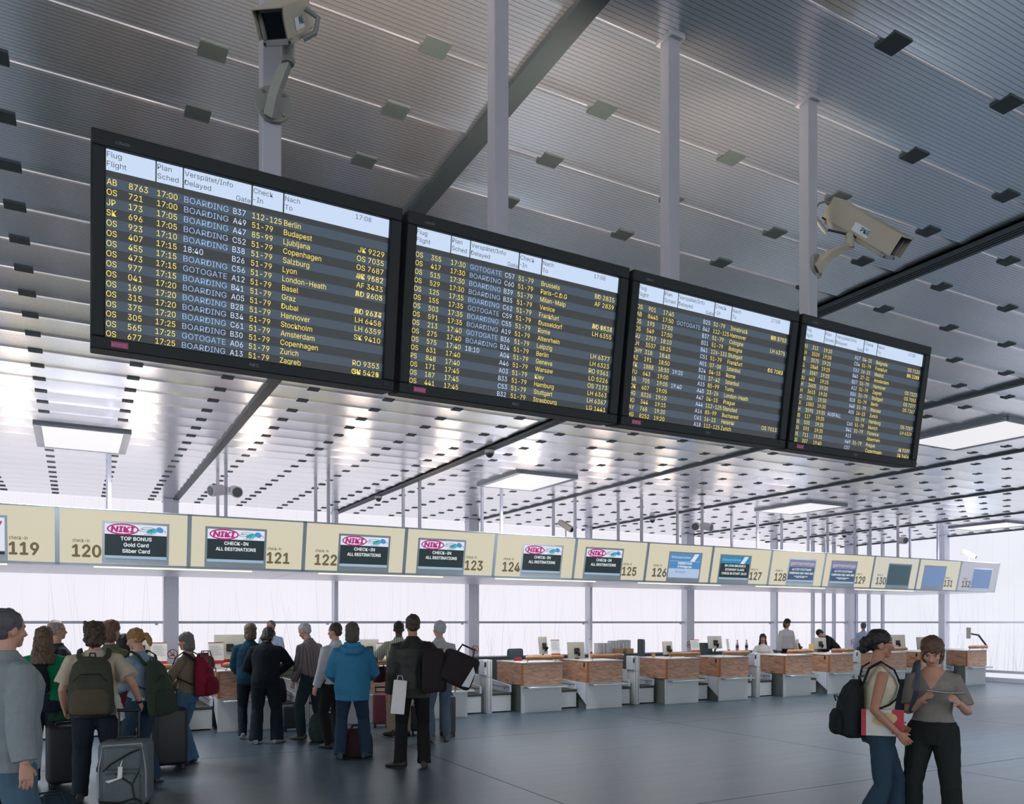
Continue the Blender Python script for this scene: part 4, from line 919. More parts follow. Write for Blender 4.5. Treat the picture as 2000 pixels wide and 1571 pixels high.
SKIN = {'fair': (196, 150, 130), 'tan': (170, 122, 100), 'dark': (74, 54, 46)}
WHO = []
def person(label, pos, yaw, H=1.75, female=False, skin='fair', top=None, topmat=None, sleeve='long', hem=0.88, loose=0.018, collar=None,
           bot=None, flare=0.0, cuffs=0.035, hair=None, style='short', lean=0.0, head=(0, 0), hands=None, elbows=None, feet=None, shoes=(40, 38, 38),
           sit=False, vneck=0.0, wide=1.0, lo=None, botloose=0.012, curl=(0.5, 0.5), watch=None):
    S = H / 1.75; vox = lo or 0.006
    t = thing('person', label, 'person', (pos[0], pos[1], pos[2] if len(pos) > 2 else 0.0), (0, 0, yaw)); WHO.append(t)
    if sit: hipz = 0.53
    else: hipz = 0.92
    dz = hipz - 0.92
    lr = math.radians(lean)
    def U(p):
        p = V(p); w_ = max(0.0, min(1.0, (p.z - 0.94) / 0.22)); w_ = w_ * w_ * (3 - 2 * w_)
        q = V((p.x, p.y, p.z - 0.96)); q = Matrix.Rotation(-lr * w_, 3, 'X') @ q
        return V((q.x, q.y, q.z + 0.96 + dz)) * S
    hp, hy = math.radians(head[0]), math.radians(head[1])
    piv = V((0, -0.005, 1.50))
    def HD(p):
        q = Matrix.Rotation(hy, 3, 'Z') @ (Matrix.Rotation(-hp, 3, 'X') @ (V(p) - piv)); return U(piv + q)
    hd_m = Matrix.Rotation(-lr, 3, 'X') @ Matrix.Rotation(hy, 3, 'Z') @ Matrix.Rotation(-hp, 3, 'X')
    HR = V((HD((1, 0, 1.6)) - HD((0, 0, 1.6)))).normalized(); HF = V((HD((0, 1, 1.6)) - HD((0, 0, 1.6)))).normalized(); HU = HR.cross(HF)
    def eball(bm, c, rx, ry, rz, seg=16):
        M = Matrix(((HR.x, HF.x, HU.x, 0), (HR.y, HF.y, HU.y, 0), (HR.z, HF.z, HU.z, 0), (0, 0, 0, 1)))
        r = bmesh.ops.create_uvsphere(bm, u_segments=seg, v_segments=seg // 2 + 2, radius=1.0)['verts']
        bmesh.ops.transform(bm, matrix=Matrix.Translation(HD(c)) @ M @ Matrix.Diagonal((rx * S, ry * S, rz * S, 1)), verts=r)
    sh = 0.158 if female else 0.180; hipw = 0.17 if female else 0.16
    if female: TR = [(0.83, 0.150, 0.115, 0), (0.92, 0.172, 0.125, -0.01), (0.99, 0.160, 0.115, -0.005), (1.09, 0.130, 0.098, 0.0), (1.19, 0.140, 0.105, 0.005), (1.29, 0.155, 0.125, 0.018), (1.36, 0.150, 0.108, 0.01), (1.41, 0.118, 0.082, -0.005), (1.45, 0.078, 0.068, -0.01), (1.48, 0.055, 0.056, -0.01)]
    else: TR = [(0.83, 0.150, 0.115, 0), (0.92, 0.168, 0.122, -0.005), (0.99, 0.162, 0.118, 0), (1.09, 0.155, 0.112, 0.0), (1.19, 0.165, 0.118, 0.005), (1.29, 0.180, 0.128, 0.01), (1.36, 0.176, 0.115, 0.003), (1.41, 0.140, 0.092, -0.005), (1.455, 0.088, 0.074, -0.01), (1.49, 0.060, 0.062, -0.01)]
    TR = [(z, a * wide, b * wide, y) for z, a, b, y in TR]
    def rings(off, z0, z1, k=1.0):
        out = []; zs = [r[0] for r in TR]
        def at(z):
            for (a, b) in zip(TR, TR[1:]):
                if a[0] <= z <= b[0]:
                    q = (z - a[0]) / (b[0] - a[0]); return [a[i] + (b[i] - a[i]) * q for i in (1, 2, 3)]
            return list(TR[0][1:]) if z < TR[0][0] else list(TR[-1][1:])
        zz = sorted(set([z0, z1] + [z for z in zs if z0 < z < z1]))
        for z in zz:
            q = max(0.0, min(1.0, (z - 1.33) / 0.13)); o2 = off * (1 - 0.75 * q); rx, ry, yo = at(z); rx = rx * k + o2; ry = ry * k + o2
            c = U((0, yo, z)); ux = U((rx, yo, z)) - c; uy = U((0, yo + ry, z)) - c
            out.append((c, ux, uy))
        return out
    # arms
    hands = hands or {}; elbows = elbows or {}
    ARM = {}
    for s in (-1, 1):
        a = U((s * sh * wide, -0.005, 1.375))
        tgt = hands.get(s, (s * 0.27, 0.06, 0.80)); b = V(tgt) * S
        hint = V(elbows.get(s, (s * 0.35, -1.0, -0.1)))
        e, w_ = bone2(a, b, 0.295 * S, 0.255 * S, hint); ARM[s] = (a, e, w_)
    # legs
    LEG = {}; feet = feet or {}
    for s in (-1, 1):
        a = V((s * 0.092, 0, hipz - 0.01)) * S
        f = feet.get(s, (s * 0.11, 0.0, 0.0, s * -8)); ank = V((f[0], f[1], 0.085 + f[2])) * S
        k, an = bone2(a, ank, 0.435 * S, 0.425 * S, V((s * 0.1, 1, 0)) if not sit else V((s * 0.05, 0.5, 1))); LEG[s] = (a, k, an, math.radians(f[3]))
    # ---- body: one continuous surface
    bm = newbm(); sk = 0.93 if top else 1.0
    loft(bm, rings(-0.006, 0.83, 1.48, 0.96), 18)
    tube(bm, [U((0, -0.012, 1.42)), U((0, -0.01, 1.49)), HD((0, 0.0, 1.57))], [0.062 * S, 0.053 * S, 0.052 * S], 14)
    for s in (-1, 1):
        a, e, w_ = ARM[s]
        tube(bm, [a - (e - a).normalized() * 0.03 * S, a, a.lerp(e, 0.5), e, e.lerp(w_, 0.35), w_], [x * S * (0.92 if female else 1.0) for x in (0.045, 0.049, 0.045, 0.038, 0.038, 0.026)], 12)
        ha, k, an, fy = LEG[s]
        tube(bm, [ha + V((0, 0, 0.05)), ha.lerp(k, 0.3), k.lerp(ha, 0.12), k, k.lerp(an, 0.3), k.lerp(an, 0.75), an], [x * S for x in (0.082, 0.078, 0.056, 0.053, 0.054, 0.036, 0.034)], 12)
        # hand: palm, four bent fingers, a thumb from the side of the palm
        HS = S * (0.90 if female else 0.97); d = (w_ - e).normalized(); inw = V((-s, 0.15, 0)); n = (inw - d * inw.dot(d)).normalized(); sd = d.cross(n).normalized()
        if sd.dot(V((0, 1, 0.25))) < 0: sd = -sd                    # thumb side points forward
        cv = curl[0 if s < 0 else 1]
        rg = []
        for q, rw, rt in ((-0.01, 0.026, 0.020), (0.03, 0.036, 0.018), (0.07, 0.042, 0.014), (0.092, 0.041, 0.010)):
            rg.append((w_ + d * q * HS, sd * rw * HS, n * rt * HS))
        loft(bm, rg, 12)
        for i, (off, ln) in enumerate(((0.033, 0.068), (0.011, 0.078), (-0.011, 0.072), (-0.033, 0.056))):
            p = w_ + d * 0.086 * HS + sd * off * HS; dd = d.copy(); pts = [p - d * 0.015 * HS, p]
            for j in range(3):
                dd = (dd + n * cv * (0.55 + 0.06 * i)).normalized(); p = p + dd * ln * HS * (0.44, 0.32, 0.24)[j]; pts.append(p)
            tube(bm, pts, [0.0084 * HS, 0.0084 * HS, 0.0080 * HS, 0.0075 * HS, 0.0068 * HS], 8)
        p = w_ + d * 0.022 * HS + sd * 0.026 * HS; dd = (d * 0.75 + sd * 0.62 + n * 0.25).normalized(); pts = [p - dd * 0.012 * HS, p]
        for ln in (0.040, 0.030): p = p + dd * ln * HS; pts.append(p); dd = (dd + d * 0.35 + n * cv * 0.35 - sd * 0.15).normalized()
        tube(bm, pts, [0.013 * HS, 0.0125 * HS, 0.0105 * HS, 0.008 * HS], 8)
    # head with brow, nose, lips, chin and ears
    fm = 0.94 if female else 1.0
    eball(bm, (0, -0.008, 1.652), 0.076 * fm, 0.094, 0.098); eball(bm, (0, 0.026, 1.590), 0.059 * fm, 0.062, 0.062)
    eball(bm, (0, 0.060, 1.546), 0.028 * fm, 0.026, 0.022); eball(bm, (0, 0.066, 1.655), 0.052 * fm, 0.022, 0.016)
    for s in (-1, 1):
        eball(bm, (s * 0.040, 0.060, 1.607), 0.022, 0.022, 0.020); eball(bm, (s * 0.076 * fm, -0.006, 1.617), 0.010, 0.020, 0.030)
        eball(bm, (s * 0.031, 0.064, 1.634), 0.014, 0.014, 0.010)
        eball(bm, (s * 0.010, 0.094, 1.599), 0.008, 0.010, 0.007)
    tube(bm, [HD((0, 0.078, 1.645)), HD((0, 0.093, 1.622)), HD((0, 0.106, 1.603)), HD((0, 0.092, 1.594))], [0.009 * S, 0.010 * S, 0.012 * S, 0.009 * S], 8)
    eball(bm, (0, 0.080, 1.574), 0.023, 0.011, 0.007); eball(bm, (0, 0.079, 1.563), 0.019, 0.010, 0.007)
    me = smooth_mesh('body', bm, vox, 2)
    sc_ = SKIN[skin]
    for m in (mat('skin_' + skin, sc_, 0.5, var=0.08, scale=40), mat('eye_white', (226, 222, 216), 0.3), mat('eye_dark', (36, 28, 24), 0.3), mat('lips_' + skin, tuple(int(c * k) for c, k in zip(sc_, (0.88, 0.66, 0.66))), 0.45), mat('brow', (64, 48, 40), 0.8)): me.materials.append(m)
    ey = [(HD((s * 0.031, 0.080, 1.634)), 0) for s in (-1, 1)]; lip = HD((0, 0.088, 1.5685))
    for p in me.polygons:
        c = p.center
        if (c - ey[0][0]).length > 0.12: continue
        q = c - lip; lx, lz = q.dot(HR), q.dot(HU)
        if c.dot(HF) - HD((0, 0, 1.6)).dot(HF) < 0.05 * S: continue
        if (lx / 0.024) ** 2 + (lz / 0.011) ** 2 < S * S: p.material_index = 3
        for s, (e0, _) in zip((-1, 1), ey):
            q = c - e0; lx, lz = q.dot(HR), q.dot(HU)
            if (lx / 0.0130) ** 2 + (lz / 0.0040) ** 2 < 1: p.material_index = 2 if abs(lx) < 0.0068 or lo is None else 1
            if abs(lx - s * 0.003) < 0.019 and abs(lz - 0.0185) < 0.0038: p.material_index = 4
    put('body', me, None, t)
    # ---- trousers
    if bot:
        bm = newbm()
        loft(bm, rings(botloose, 0.82, 1.02), 20)
        for s in (-1, 1):
            ha, k, an, fy = LEG[s]; end = an + V((0, 0, -cuffs * S)) if not sit else an
            tube(bm, [ha + V((0, 0, 0.06)), ha.lerp(k, 0.35), k.lerp(ha, 0.12), k, k.lerp(end, 0.35), k.lerp(end, 0.75), end],
                 [(x + botloose * 0.8) * S for x in (0.090, 0.086, 0.066, 0.062, 0.060 + flare * 0.4, 0.052 + flare * 0.9, 0.050 + flare * 1.25)], 14)
        put('trousers', smooth_mesh('trousers', bm, max(vox, 0.009), 2, 0.007, 11, len(WHO)), bot, t)
    # ---- shoes
    for s in (-1, 1):
        ha, k, an, fy = LEG[s]; R_ = Matrix.Rotation(fy, 3, 'Z'); bm = newbm(); base = V((an.x, an.y, an.z - 0.085 * S))
        pr = ((-0.075, 0.030, 0.040, 0.046), (-0.05, 0.037, 0.05, 0.052), (0.02, 0.038, 0.045, 0.047), (0.09, 0.044, 0.032, 0.034), (0.15, 0.042, 0.026, 0.027), (0.185, 0.028, 0.018, 0.020))
        loft(bm, [(base + (R_ @ V((0, y, z))) * S, R_ @ V((w_, 0, 0)) * S, V((0, 0, h)) * S) for y, w_, h, z in pr], 14)
        bmesh.ops.bisect_plane(bm, geom=bm.verts[:] + bm.edges[:] + bm.faces[:], plane_co=base + V((0, 0, 0.002)), plane_no=(0, 0, 1), clear_inner=True)
        bmesh.ops.holes_fill(bm, edges=[e for e in bm.edges if e.is_boundary])
        part('shoe', bm, mat('shoe_%d_%d_%d' % shoes, shoes, 0.5), t)
    # ---- top
    if topmat:
        bm = newbm(); bm_top = 1.478 if sleeve != 'none' else 1.45
        rr = rings(loose, hem, bm_top)
        loft(bm, rr, 22)
        for s in (-1, 1):
            a, e, w_ = ARM[s]
            if sleeve == 'none':
                tube(bm, [U((s * 0.100 * wide, -0.008, 1.36)), U((s * 0.105 * wide, -0.008, 1.41)), U((s * 0.08, -0.01, 1.445))], [0.05 * S, 0.044 * S, 0.036 * S], 12); continue
            i0 = U((s * 0.075, -0.006, 1.405)); lz = min(loose, 0.04) * 0.75
            if sleeve == 'short':
                q = a.lerp(e, 0.80); tube(bm, [i0, a, a.lerp(e, 0.45), q], [(x + lz * j) * S for x, j in ((0.042, 0.4), (0.052, 0.8), (0.054 if female else 0.060, 1), (0.055 if female else 0.064, 1.2))], 14)
            else:
                q = e.lerp(w_, 0.93 if sleeve == 'long' else 0.25)
                tube(bm, [i0, a, a.lerp(e, 0.5), e, e.lerp(q, 0.5), q], [(x + lz * j) * S for x, j in ((0.042, 0.4), (0.054, 0.8), (0.056, 1), (0.050, 1), (0.045, 1), (0.040, 1))], 14)
        if collar: tube(bm, [U((0, -0.012, 1.44)), U((0, -0.012, 1.475)), U((0, -0.012, 1.505))], [(0.085) * S, 0.074 * S, 0.068 * S], 16)
        tm = smooth_mesh(top, bm, max(vox, 0.009) if not vneck else 0.006, 2, 0.008, 8, 3 + len(WHO)); tm.materials.append(topmat)
        if vneck:
            tm.materials.append(MATS['skin_' + skin])
            for p in tm.polygons:
                c = p.center / S
                if c.y > 0.0 and c.z > vneck and abs(c.x) < (c.z - vneck) * 0.62: p.material_index = 1
        put(top, tm, None, t)
    # ---- hair
    if hair and style != 'bald':
        bm = newbm(); vv = 0.008; wob = 0.010
        if style == 'cap': eball(bm, (0, -0.012, 1.672), 0.082, 0.098, 0.086); wob = 0.002
        elif style == 'short': eball(bm, (0, -0.020, 1.668), 0.086, 0.096, 0.094); eball(bm, (0, -0.05, 1.615), 0.068, 0.056, 0.055); wob = 0.008
        elif style == 'shaggy':
            eball(bm, (0, -0.018, 1.665), 0.100, 0.108, 0.100); eball(bm, (0, -0.045, 1.58), 0.092, 0.075, 0.085)
            for i in range(26):
                a = random.uniform(0, 2 * PI); r_ = random.uniform(0.07, 0.09); eball(bm, (r_ * math.cos(a), -0.03 + r_ * 0.9 * math.sin(a) - 0.01, random.uniform(1.57, 1.72)), 0.022, 0.022, 0.045, 8)
            wob = 0.018
        elif style == 'bob':
            eball(bm, (0, -0.012, 1.680), 0.090, 0.101, 0.086)
            tube(bm, [HD((0, -0.032, 1.68)), HD((0, -0.036, 1.60)), HD((0, -0.034, 1.53)), HD((0, -0.03, 1.50))], [0.088 * S, 0.090 * S, 0.086 * S, 0.06 * S], 16, flat=0.8)
        elif style == 'long':
            eball(bm, (0, -0.016, 1.668), 0.092, 0.102, 0.096)
            tube(bm, [HD((0, -0.03, 1.69)), HD((0, -0.04, 1.60)), HD((0, -0.05, 1.52)), U((0, -0.10, 1.42)), U((0, -0.125, 1.33))], [0.088 * S, 0.096 * S, 0.10 * S, 0.125 * S, 0.11 * S], 18, flat=0.66); wob = 0.014
        elif style in ('ponytail', 'bun'):
            eball(bm, (0, -0.018, 1.668), 0.084, 0.098, 0.092); eball(bm, (0, -0.05, 1.63), 0.066, 0.058, 0.06)
            if style == 'ponytail': tube(bm, [HD((0, -0.10, 1.655)), HD((0, -0.135, 1.64)), HD((0, -0.15, 1.58)), HD((0, -0.14, 1.50))], [0.02 * S, 0.034 * S, 0.036 * S, 0.016 * S], 12)
            else: eball(bm, (0, -0.115, 1.63), 0.055, 0.05, 0.055); eball(bm, (0, -0.12, 1.59), 0.04, 0.04, 0.05)
            wob = 0.012
        # open the face
        me = smooth_mesh('hair', bm, vv, 1, wob, 34, 5 * len(WHO))
        put('cap' if style == 'cap' else 'hair', me, hair, t)
    if watch:
        a, e, w_ = ARM[watch]; d = (w_ - e).normalized(); bm = newbm(); tube(bm, [e.lerp(w_, 0.90), e.lerp(w_, 0.99)], [0.034 * S, 0.034 * S], 16); wt = part('wristwatch', bm, M_BLK, t)
        bm = newbm(); c_ = e.lerp(w_, 0.945) + V((watch * 0.033, -0.01, 0.008)); ball(bm, c_, 0.016, 0.02, 0.02); part('dial', bm, M_BOLT, wt)
    t['arm_l'] = 0; del t['arm_l']
    return t, ARM
def facing(u, rel): return math.radians(rel) - (AZ + math.atan((u - 1000) / F))
def hairm(name, rgb): return mat('hair_' + name, rgb, 0.55, var=0.35, scale=90, bump=0.6)
H_BROWN = hairm('brown', (62, 48, 38)); H_DARK = hairm('dark', (30, 25, 24)); H_BLOND = hairm('blond', (150, 112, 62)); H_GREY = hairm('grey', (172, 172, 180)); H_LBROWN = hairm('light_brown', (96, 78, 58)); H_RED = hairm('reddish', (104, 72, 60)); H_GB = hairm('grey_brown', (76, 70, 60))
JEAN = cloth('jeans_dark', (36, 44, 55)); JEANB = cloth('jeans_blue', (70, 100, 128)); JEANM = cloth('jeans_mid', (46, 66, 84)); BLACK = cloth('black', (26, 27, 30)); KHAKI = cloth('khaki', (150, 138, 116)); NAVY = cloth('navy', (24, 34, 44)); TEALN = cloth('dark_teal', (20, 58, 78))
def fp(u, v): p, t = at_floor(u, v); return (p.x, p.y)
def dp(u, t): p = at_depth(u, HOR, t); return (p.x, p.y)
def backpack(label, pos, yaw, S=1.0, main=(60, 62, 52), pocket=None, z0=0.93, z1=1.40, wd=0.32, dp_=0.2, back=-0.135, lean=0.0, oneside=0, shoulders=0.13, cat='backpack'):
    t = thing('backpack', label, cat, (pos[0], pos[1], pos[2] if len(pos) > 2 else 0), (0, 0, yaw))
    m1 = cloth('pack_%d_%d_%d' % main, main); m2 = cloth('pack_%d_%d_%d' % (pocket or main), pocket or main)
    T = Matrix.Translation((0, 0, 0.96 * S)) @ Matrix.Rotation(-math.radians(lean), 4, 'X') @ Matrix.Translation((0, 0, -0.96 * S)) @ Matrix.Scale(S, 4)
    h = z1 - z0; yc = back - dp_ / 2
    ox = oneside * 0.13
    bm = newbm(); rg = []
    for q, kx, ky in ((0.0, 0.82, 0.72), (0.05, 0.98, 0.95), (0.35, 1.0, 1.0), (0.65, 0.95, 0.85), (0.88, 0.80, 0.62), (1.0, 0.5, 0.35)): rg.append((T @ V((ox, yc + (1 - ky) * dp_ * 0.4, z0 + h * q)), T.to_3x3() @ V((wd / 2 * kx, 0, 0)), T.to_3x3() @ V((0, dp_ / 2 * ky, 0))))
    loft(bm, rg, 24); me = smooth_mesh('bag_body', bm, 0.012, 4, 0.008, 10, 2); put('bag_body', me, m1, t)
    bm = newbm(); rg = []
    for q, kx, ky in ((0.05, 0.78, 0.8), (0.12, 0.86, 1.0), (0.36, 0.86, 1.0), (0.48, 0.62, 0.5)): rg.append((T @ V((ox, yc - dp_ * 0.42, z0 + h * q)), T.to_3x3() @ V((wd / 2 * kx, 0, 0)), T.to_3x3() @ V((0, dp_ * 0.26 * ky, 0))))
    loft(bm, rg, 20); put('front_pocket', smooth_mesh('front_pocket', bm, 0.012, 3, 0.005, 12, 3), m2, t)
    bm = newbm(); tube(bm, [T @ V((ox - wd * 0.36, yc - dp_ * 0.37, z0 + h * 0.60)), T @ V((ox - wd * 0.2, yc - dp_ * 0.47, z0 + h * 0.72)), T @ V((ox + wd * 0.2, yc - dp_ * 0.47, z0 + h * 0.72)), T @ V((ox + wd * 0.36, yc - dp_ * 0.37, z0 + h * 0.60))], 0.006 * S, 6); part('zip', bm, M_BLK, t)
    for s in ((-1, 1) if not oneside else (oneside,)):
        sx = s * shoulders; ms = cloth('strap_black', (30, 34, 32)) if main[0] > 70 else m1
        bm = newbm(); tube(bm, [T @ V((ox + (sx - ox) * 0.7, back - 0.02, z0 + h * 0.92)), T @ V((sx, -0.10, 1.43)), T @ V((sx, -0.01, 1.485)), T @ V((sx, 0.09, 1.42)), T @ V((sx * 1.05, 0.135, 1.31)), T @ V((sx * 1.12, 0.125, 1.21)), T @ V((sx * 1.15, 0.05, 1.14)), T @ V((ox + (sx * 1.1 - ox), back - 0.02, 1.06))], 0.026 * S, 8, flat=0.3, up=V((0, 1, 0))); part('strap', bm, ms, t)
    bm = newbm(); tube(bm, [T @ V((ox - 0.03, back - 0.02, z0 + h * 0.97)), T @ V((ox - 0.02, back - 0.03, z0 + h * 1.06)), T @ V((ox + 0.02, back - 0.03, z0 + h * 1.06)), T @ V((ox + 0.03, back - 0.02, z0 + h * 0.97))], 0.008 * S, 6); part('loop', bm, M_BLK, t)
    return t
def suitcase(label, pos, yaw, wd, ht, dp_, rgb, rough=0.6, handle=0.0, soft=False, pockets=False, tagm=False, cat='suitcase'):
    t = thing('suitcase', label, cat, (pos[0], pos[1], 0), (0, 0, yaw)); m = cloth('case_%d_%d_%d' % rgb, rgb) if soft else mat('case_%d_%d_%d' % rgb, rgb, rough)
    bm = newbm(); box(bm, -wd / 2, wd / 2, -dp_ / 2, dp_ / 2, 0.05, ht, min(wd, dp_) * 0.18, 4); part('shell', bm, m, t)
    for s in (-1, 1):
        bm = newbm(); cyl(bm, (s * wd * 0.36 - 0.02, dp_ * 0.3, 0.035), (s * wd * 0.36 + 0.02, dp_ * 0.3, 0.035), 0.035, 14); part('wheel', bm, M_BLK, t)
        bm = newbm(); box(bm, s * wd * 0.36 - 0.02, s * wd * 0.36 + 0.02, -dp_ * 0.4, -dp_ * 0.3, 0.0, 0.07, 0.006, 1); part('foot', bm, M_BLK, t)
    bm = newbm(); tube(bm, [(-0.09, 0, ht - 0.012), (-0.075, 0, ht + 0.025), (0.075, 0, ht + 0.025), (0.09, 0, ht - 0.012)], 0.011, 8); part('carry_handle', bm, M_BLK, t)
    if handle:
        bm = newbm(); y = dp_ * 0.32
        for s in (-1, 1): cyl(bm, (s * 0.09, y, ht - 0.05), (s * 0.09, y, ht + handle), 0.009, 8)
        cyl(bm, (-0.105, y, ht + handle), (0.105, y, ht + handle), 0.016, 10); part('pull_handle', bm, M_BLK, t)
    if pockets:
        y = -dp_ / 2; mk = M_BLK
        bm = newbm(); box(bm, -wd * 0.36, wd * 0.36, y - 0.05, y + 0.03, ht * 0.12, ht * 0.55, 0.03, 3); p1 = part('lower_pocket', bm, m, t)
        bm = newbm(); box(bm, -wd * 0.34, wd * 0.38, y - 0.04, y + 0.03, ht * 0.60, ht * 0.93, 0.03, 3); p2 = part('upper_pocket', bm, m, t)
        bm = newbm()
        for pts in ([(-wd * 0.34, ht * 0.60), (-wd * 0.2, ht * 0.70), (wd * 0.2, ht * 0.86), (wd * 0.36, ht * 0.90)], [(-wd * 0.42, ht * 0.16), (0, ht * 0.14), (wd * 0.28, ht * 0.2), (wd * 0.42, ht * 0.14)], [(wd * 0.28, ht * 0.16), (wd * 0.22, ht * 0.40), (-wd * 0.1, ht * 0.56)], [(wd * 0.22, ht * 0.4), (wd * 0.36, ht * 0.6)]):
            tube(bm, [(x, y - 0.052, z) for x, z in pts], 0.010, 6)
        part('compression_strap', bm, mk, t)
        bm = newbm(); tube(bm, [(-wd * 0.46, y + 0.02, 0.12), (-wd * 0.46, y, ht * 0.6), (-wd * 0.38, y + 0.01, ht * 0.95), (wd * 0.38, y + 0.01, ht * 0.97), (wd * 0.46, y, ht * 0.6), (wd * 0.46, y + 0.02, 0.12)], 0.008, 6); part('piping', bm, mat('piping_grey', (150, 158, 164), 0.4), t)
    if tagm:
        y = -dp_ / 2 - 0.06; bm = newbm(); quad(bm, (-0.02, y, ht * 0.66), (0.02, y, ht * 0.66), (0.015, y - 0.004, ht * 0.50), (-0.025, y - 0.004, ht * 0.50)); quad(bm, (0.015, y - 0.004, ht * 0.50), (-0.025, y - 0.004, ht * 0.50), (-0.13, y - 0.006, ht * 0.46), (-0.10, y - 0.006, ht * 0.43)); part('luggage_tag', bm, M_PAPER, t)
        bm = newbm(); tube(bm, [(0, y, ht * 0.66), (0.01, y + 0.02, ht * 0.74)], 0.005, 6); part('tag_loop', bm, M_BOLT, t)
    return t
def softbag(label, pos, yaw, wd, ht, dp_, rgb, cat='travel bag', name='travel_bag', strap=None, handles=True, wob=0.012):
    t = thing(name, label, cat, pos, (0, 0, yaw)); m = cloth('bag_%d_%d_%d' % rgb, rgb); bm = newbm()
    rg = [(V((0, 0, ht * q)), V((wd / 2 * kx, 0, 0)), V((0, dp_ / 2 * ky, 0))) for q, kx, ky in ((0.0, 0.86, 0.8), (0.06, 0.98, 1.0), (0.4, 1.0, 1.0), (0.75, 0.92, 0.72), (0.97, 0.74, 0.3), (1.0, 0.6, 0.2))]
    loft(bm, rg, 24); put('bag_body', smooth_mesh('bag_body', bm, 0.012, 3, wob, 9, 4), m, t)
    bm = newbm(); tube(bm, [(-wd * 0.36, 0, ht * 0.99), (0, 0, ht * 1.005), (wd * 0.36, 0, ht * 0.99)], 0.007, 6); part('zip', bm, M_BLK, t)
    if handles:
        for s in (-1, 1): bm = newbm(); tube(bm, [(-wd * 0.2, s * dp_ * 0.36, ht * 0.72), (-wd * 0.15, s * dp_ * 0.18, ht * 1.12), (wd * 0.15, s * dp_ * 0.18, ht * 1.12), (wd * 0.2, s * dp_ * 0.36, ht * 0.72)], 0.010, 8); part('handle', bm, m, t)
    if strap: bm = newbm(); tube(bm, strap, 0.018, 8, flat=0.35); part('shoulder_strap', bm, m, t)
    return t
def scr_dir(yaw, r, f, u=0.0): return None
# ---- the man in the leather jacket with his bags
LEA = mat('leather_black', (38, 39, 37), 0.48, spec=0.3, bump=0.35, scale=14, var=0.2)
y = facing(808, 0); p = fp(806, 1500)
person('tall man in a black leather jacket carrying black bags on his right shoulder', p, y, 1.84, skin='tan', top='leather_jacket', topmat=LEA, hem=0.80, loose=0.034, collar=True, bot=BLACK, flare=0.016, hair=H_BROWN, style='short',
       hands={-1: (-0.26, 0.04, 0.82), 1: (0.25, 0.10, 1.02)}, elbows={1: (0.6, -0.8, 0)}, feet={-1: (-0.14, 0.02, 0, 62), 1: (0.13, 0.0, 0, -6)}, head=(0, 12), wide=1.04)
c = at_depth(775, 1395, 9.45); t = thing('paper_bag', 'flat white paper bag held by the leather jacket man', 'paper bag', (c.x, c.y, c.z), (0, 0, y)); bm = newbm(); box(bm, -0.075, 0.085, -0.02, 0.02, 0, 0.40, 0.008, 2, Matrix.Rotation(0.10, 4, 'Y')); part('bag_body', bm, M_PAPER, t); bm = newbm(); tube(bm, [(0.0, 0, 0.39), (0.015, 0, 0.45), (0.06, 0, 0.45), (0.075, 0, 0.39)], 0.005, 6); part('handle', bm, M_PAPER, t)
q = at_depth(848, 1352, 9.28)
top_ = at_depth(838, 1254, 9.5); SL = lambda P: Matrix.Rotation(-y, 3, 'Z') @ (P - q)
softbag('black drooping shoulder bag on the back of the leather jacket man', q, y, 0.29, 0.50, 0.20, (40, 36, 38), 'shoulder bag', 'shoulder_bag', strap=[SL(at_depth(842, 1275, 9.3)), SL(top_), SL(at_depth(836, 1262, 9.75)), SL(at_depth(850, 1330, 9.72))], handles=False)
q2 = at_depth(886, 1335, 9.35); t = thing('travel_bag', 'boxy black travel bag with white tag sticking out right of the leather jacket man', 'travel bag', q2, (0, 0, y + 0.2)); bm = newbm(); MM = Matrix.Rotation(0.42, 4, 'Y')
box(bm, -0.22, 0.18, -0.14, 0.14, -0.02, 0.36, 0.05, 4, MM); put('bag_body', smooth_mesh('bag_body', bm, 0.014, 2, 0.012, 7, 9), cloth('bag_40_36_38', (40, 36, 38)), t)
bm = newbm(); quad(bm, *[MM @ V(a) for a in ((0.06, -0.152, 0.0), (0.15, -0.152, 0.02), (0.15, -0.152, 0.2), (0.10, -0.152, 0.26))]); part('white_tag', bm, M_STICK, t)
bm = newbm(); tube(bm, [MM @ V((-0.12, -0.05, 0.35)), MM @ V((-0.1, -0.05, 0.45)), MM @ V((0.06, -0.05, 0.45)), MM @ V((0.08, -0.05, 0.35))], 0.012, 8); part('handle', bm, M_BLK, t)
# ---- blue jacket
BLUE = cloth('jacket_blue', (58, 128, 166)); y = facing(688, 0); p = fp(688, 1482)
t, _ = person('person in a light blue hooded rain jacket seen from behind', p, y, 1.74, skin='fair', top='rain_jacket', topmat=BLUE, hem=0.76, loose=0.062, collar=True, bot=cloth('trouser_blue', (42, 58, 80)), botloose=0.02, flare=0.012, hair=H_GB, style='bob', hands={-1: (-0.18, 0.28, 1.0), 1: (0.18, 0.28, 1.02)}, elbows={-1: (-0.8, -0.9, -0.5), 1: (0.8, -0.9, -0.5)}, feet={-1: (-0.16, 0, 0, 10), 1: (0.17, 0.03, 0, -25)}, shoes=(46, 58, 66), wide=1.03)
bm = newbm(); tube(bm, [(-0.14, -0.13, 1.44), (-0.07, -0.20, 1.385), (0.07, -0.20, 1.385), (0.14, -0.13, 1.44)], [0.03, 0.05, 0.05, 0.03], 12); tube(bm, [(-0.10, -0.12, 1.47), (0, -0.15, 1.45), (0.10, -0.12, 1.47)], 0.04, 12); put('hood', smooth_mesh('hood', bm, 0.01, 3, 0.006, 10, 1), BLUE, t)
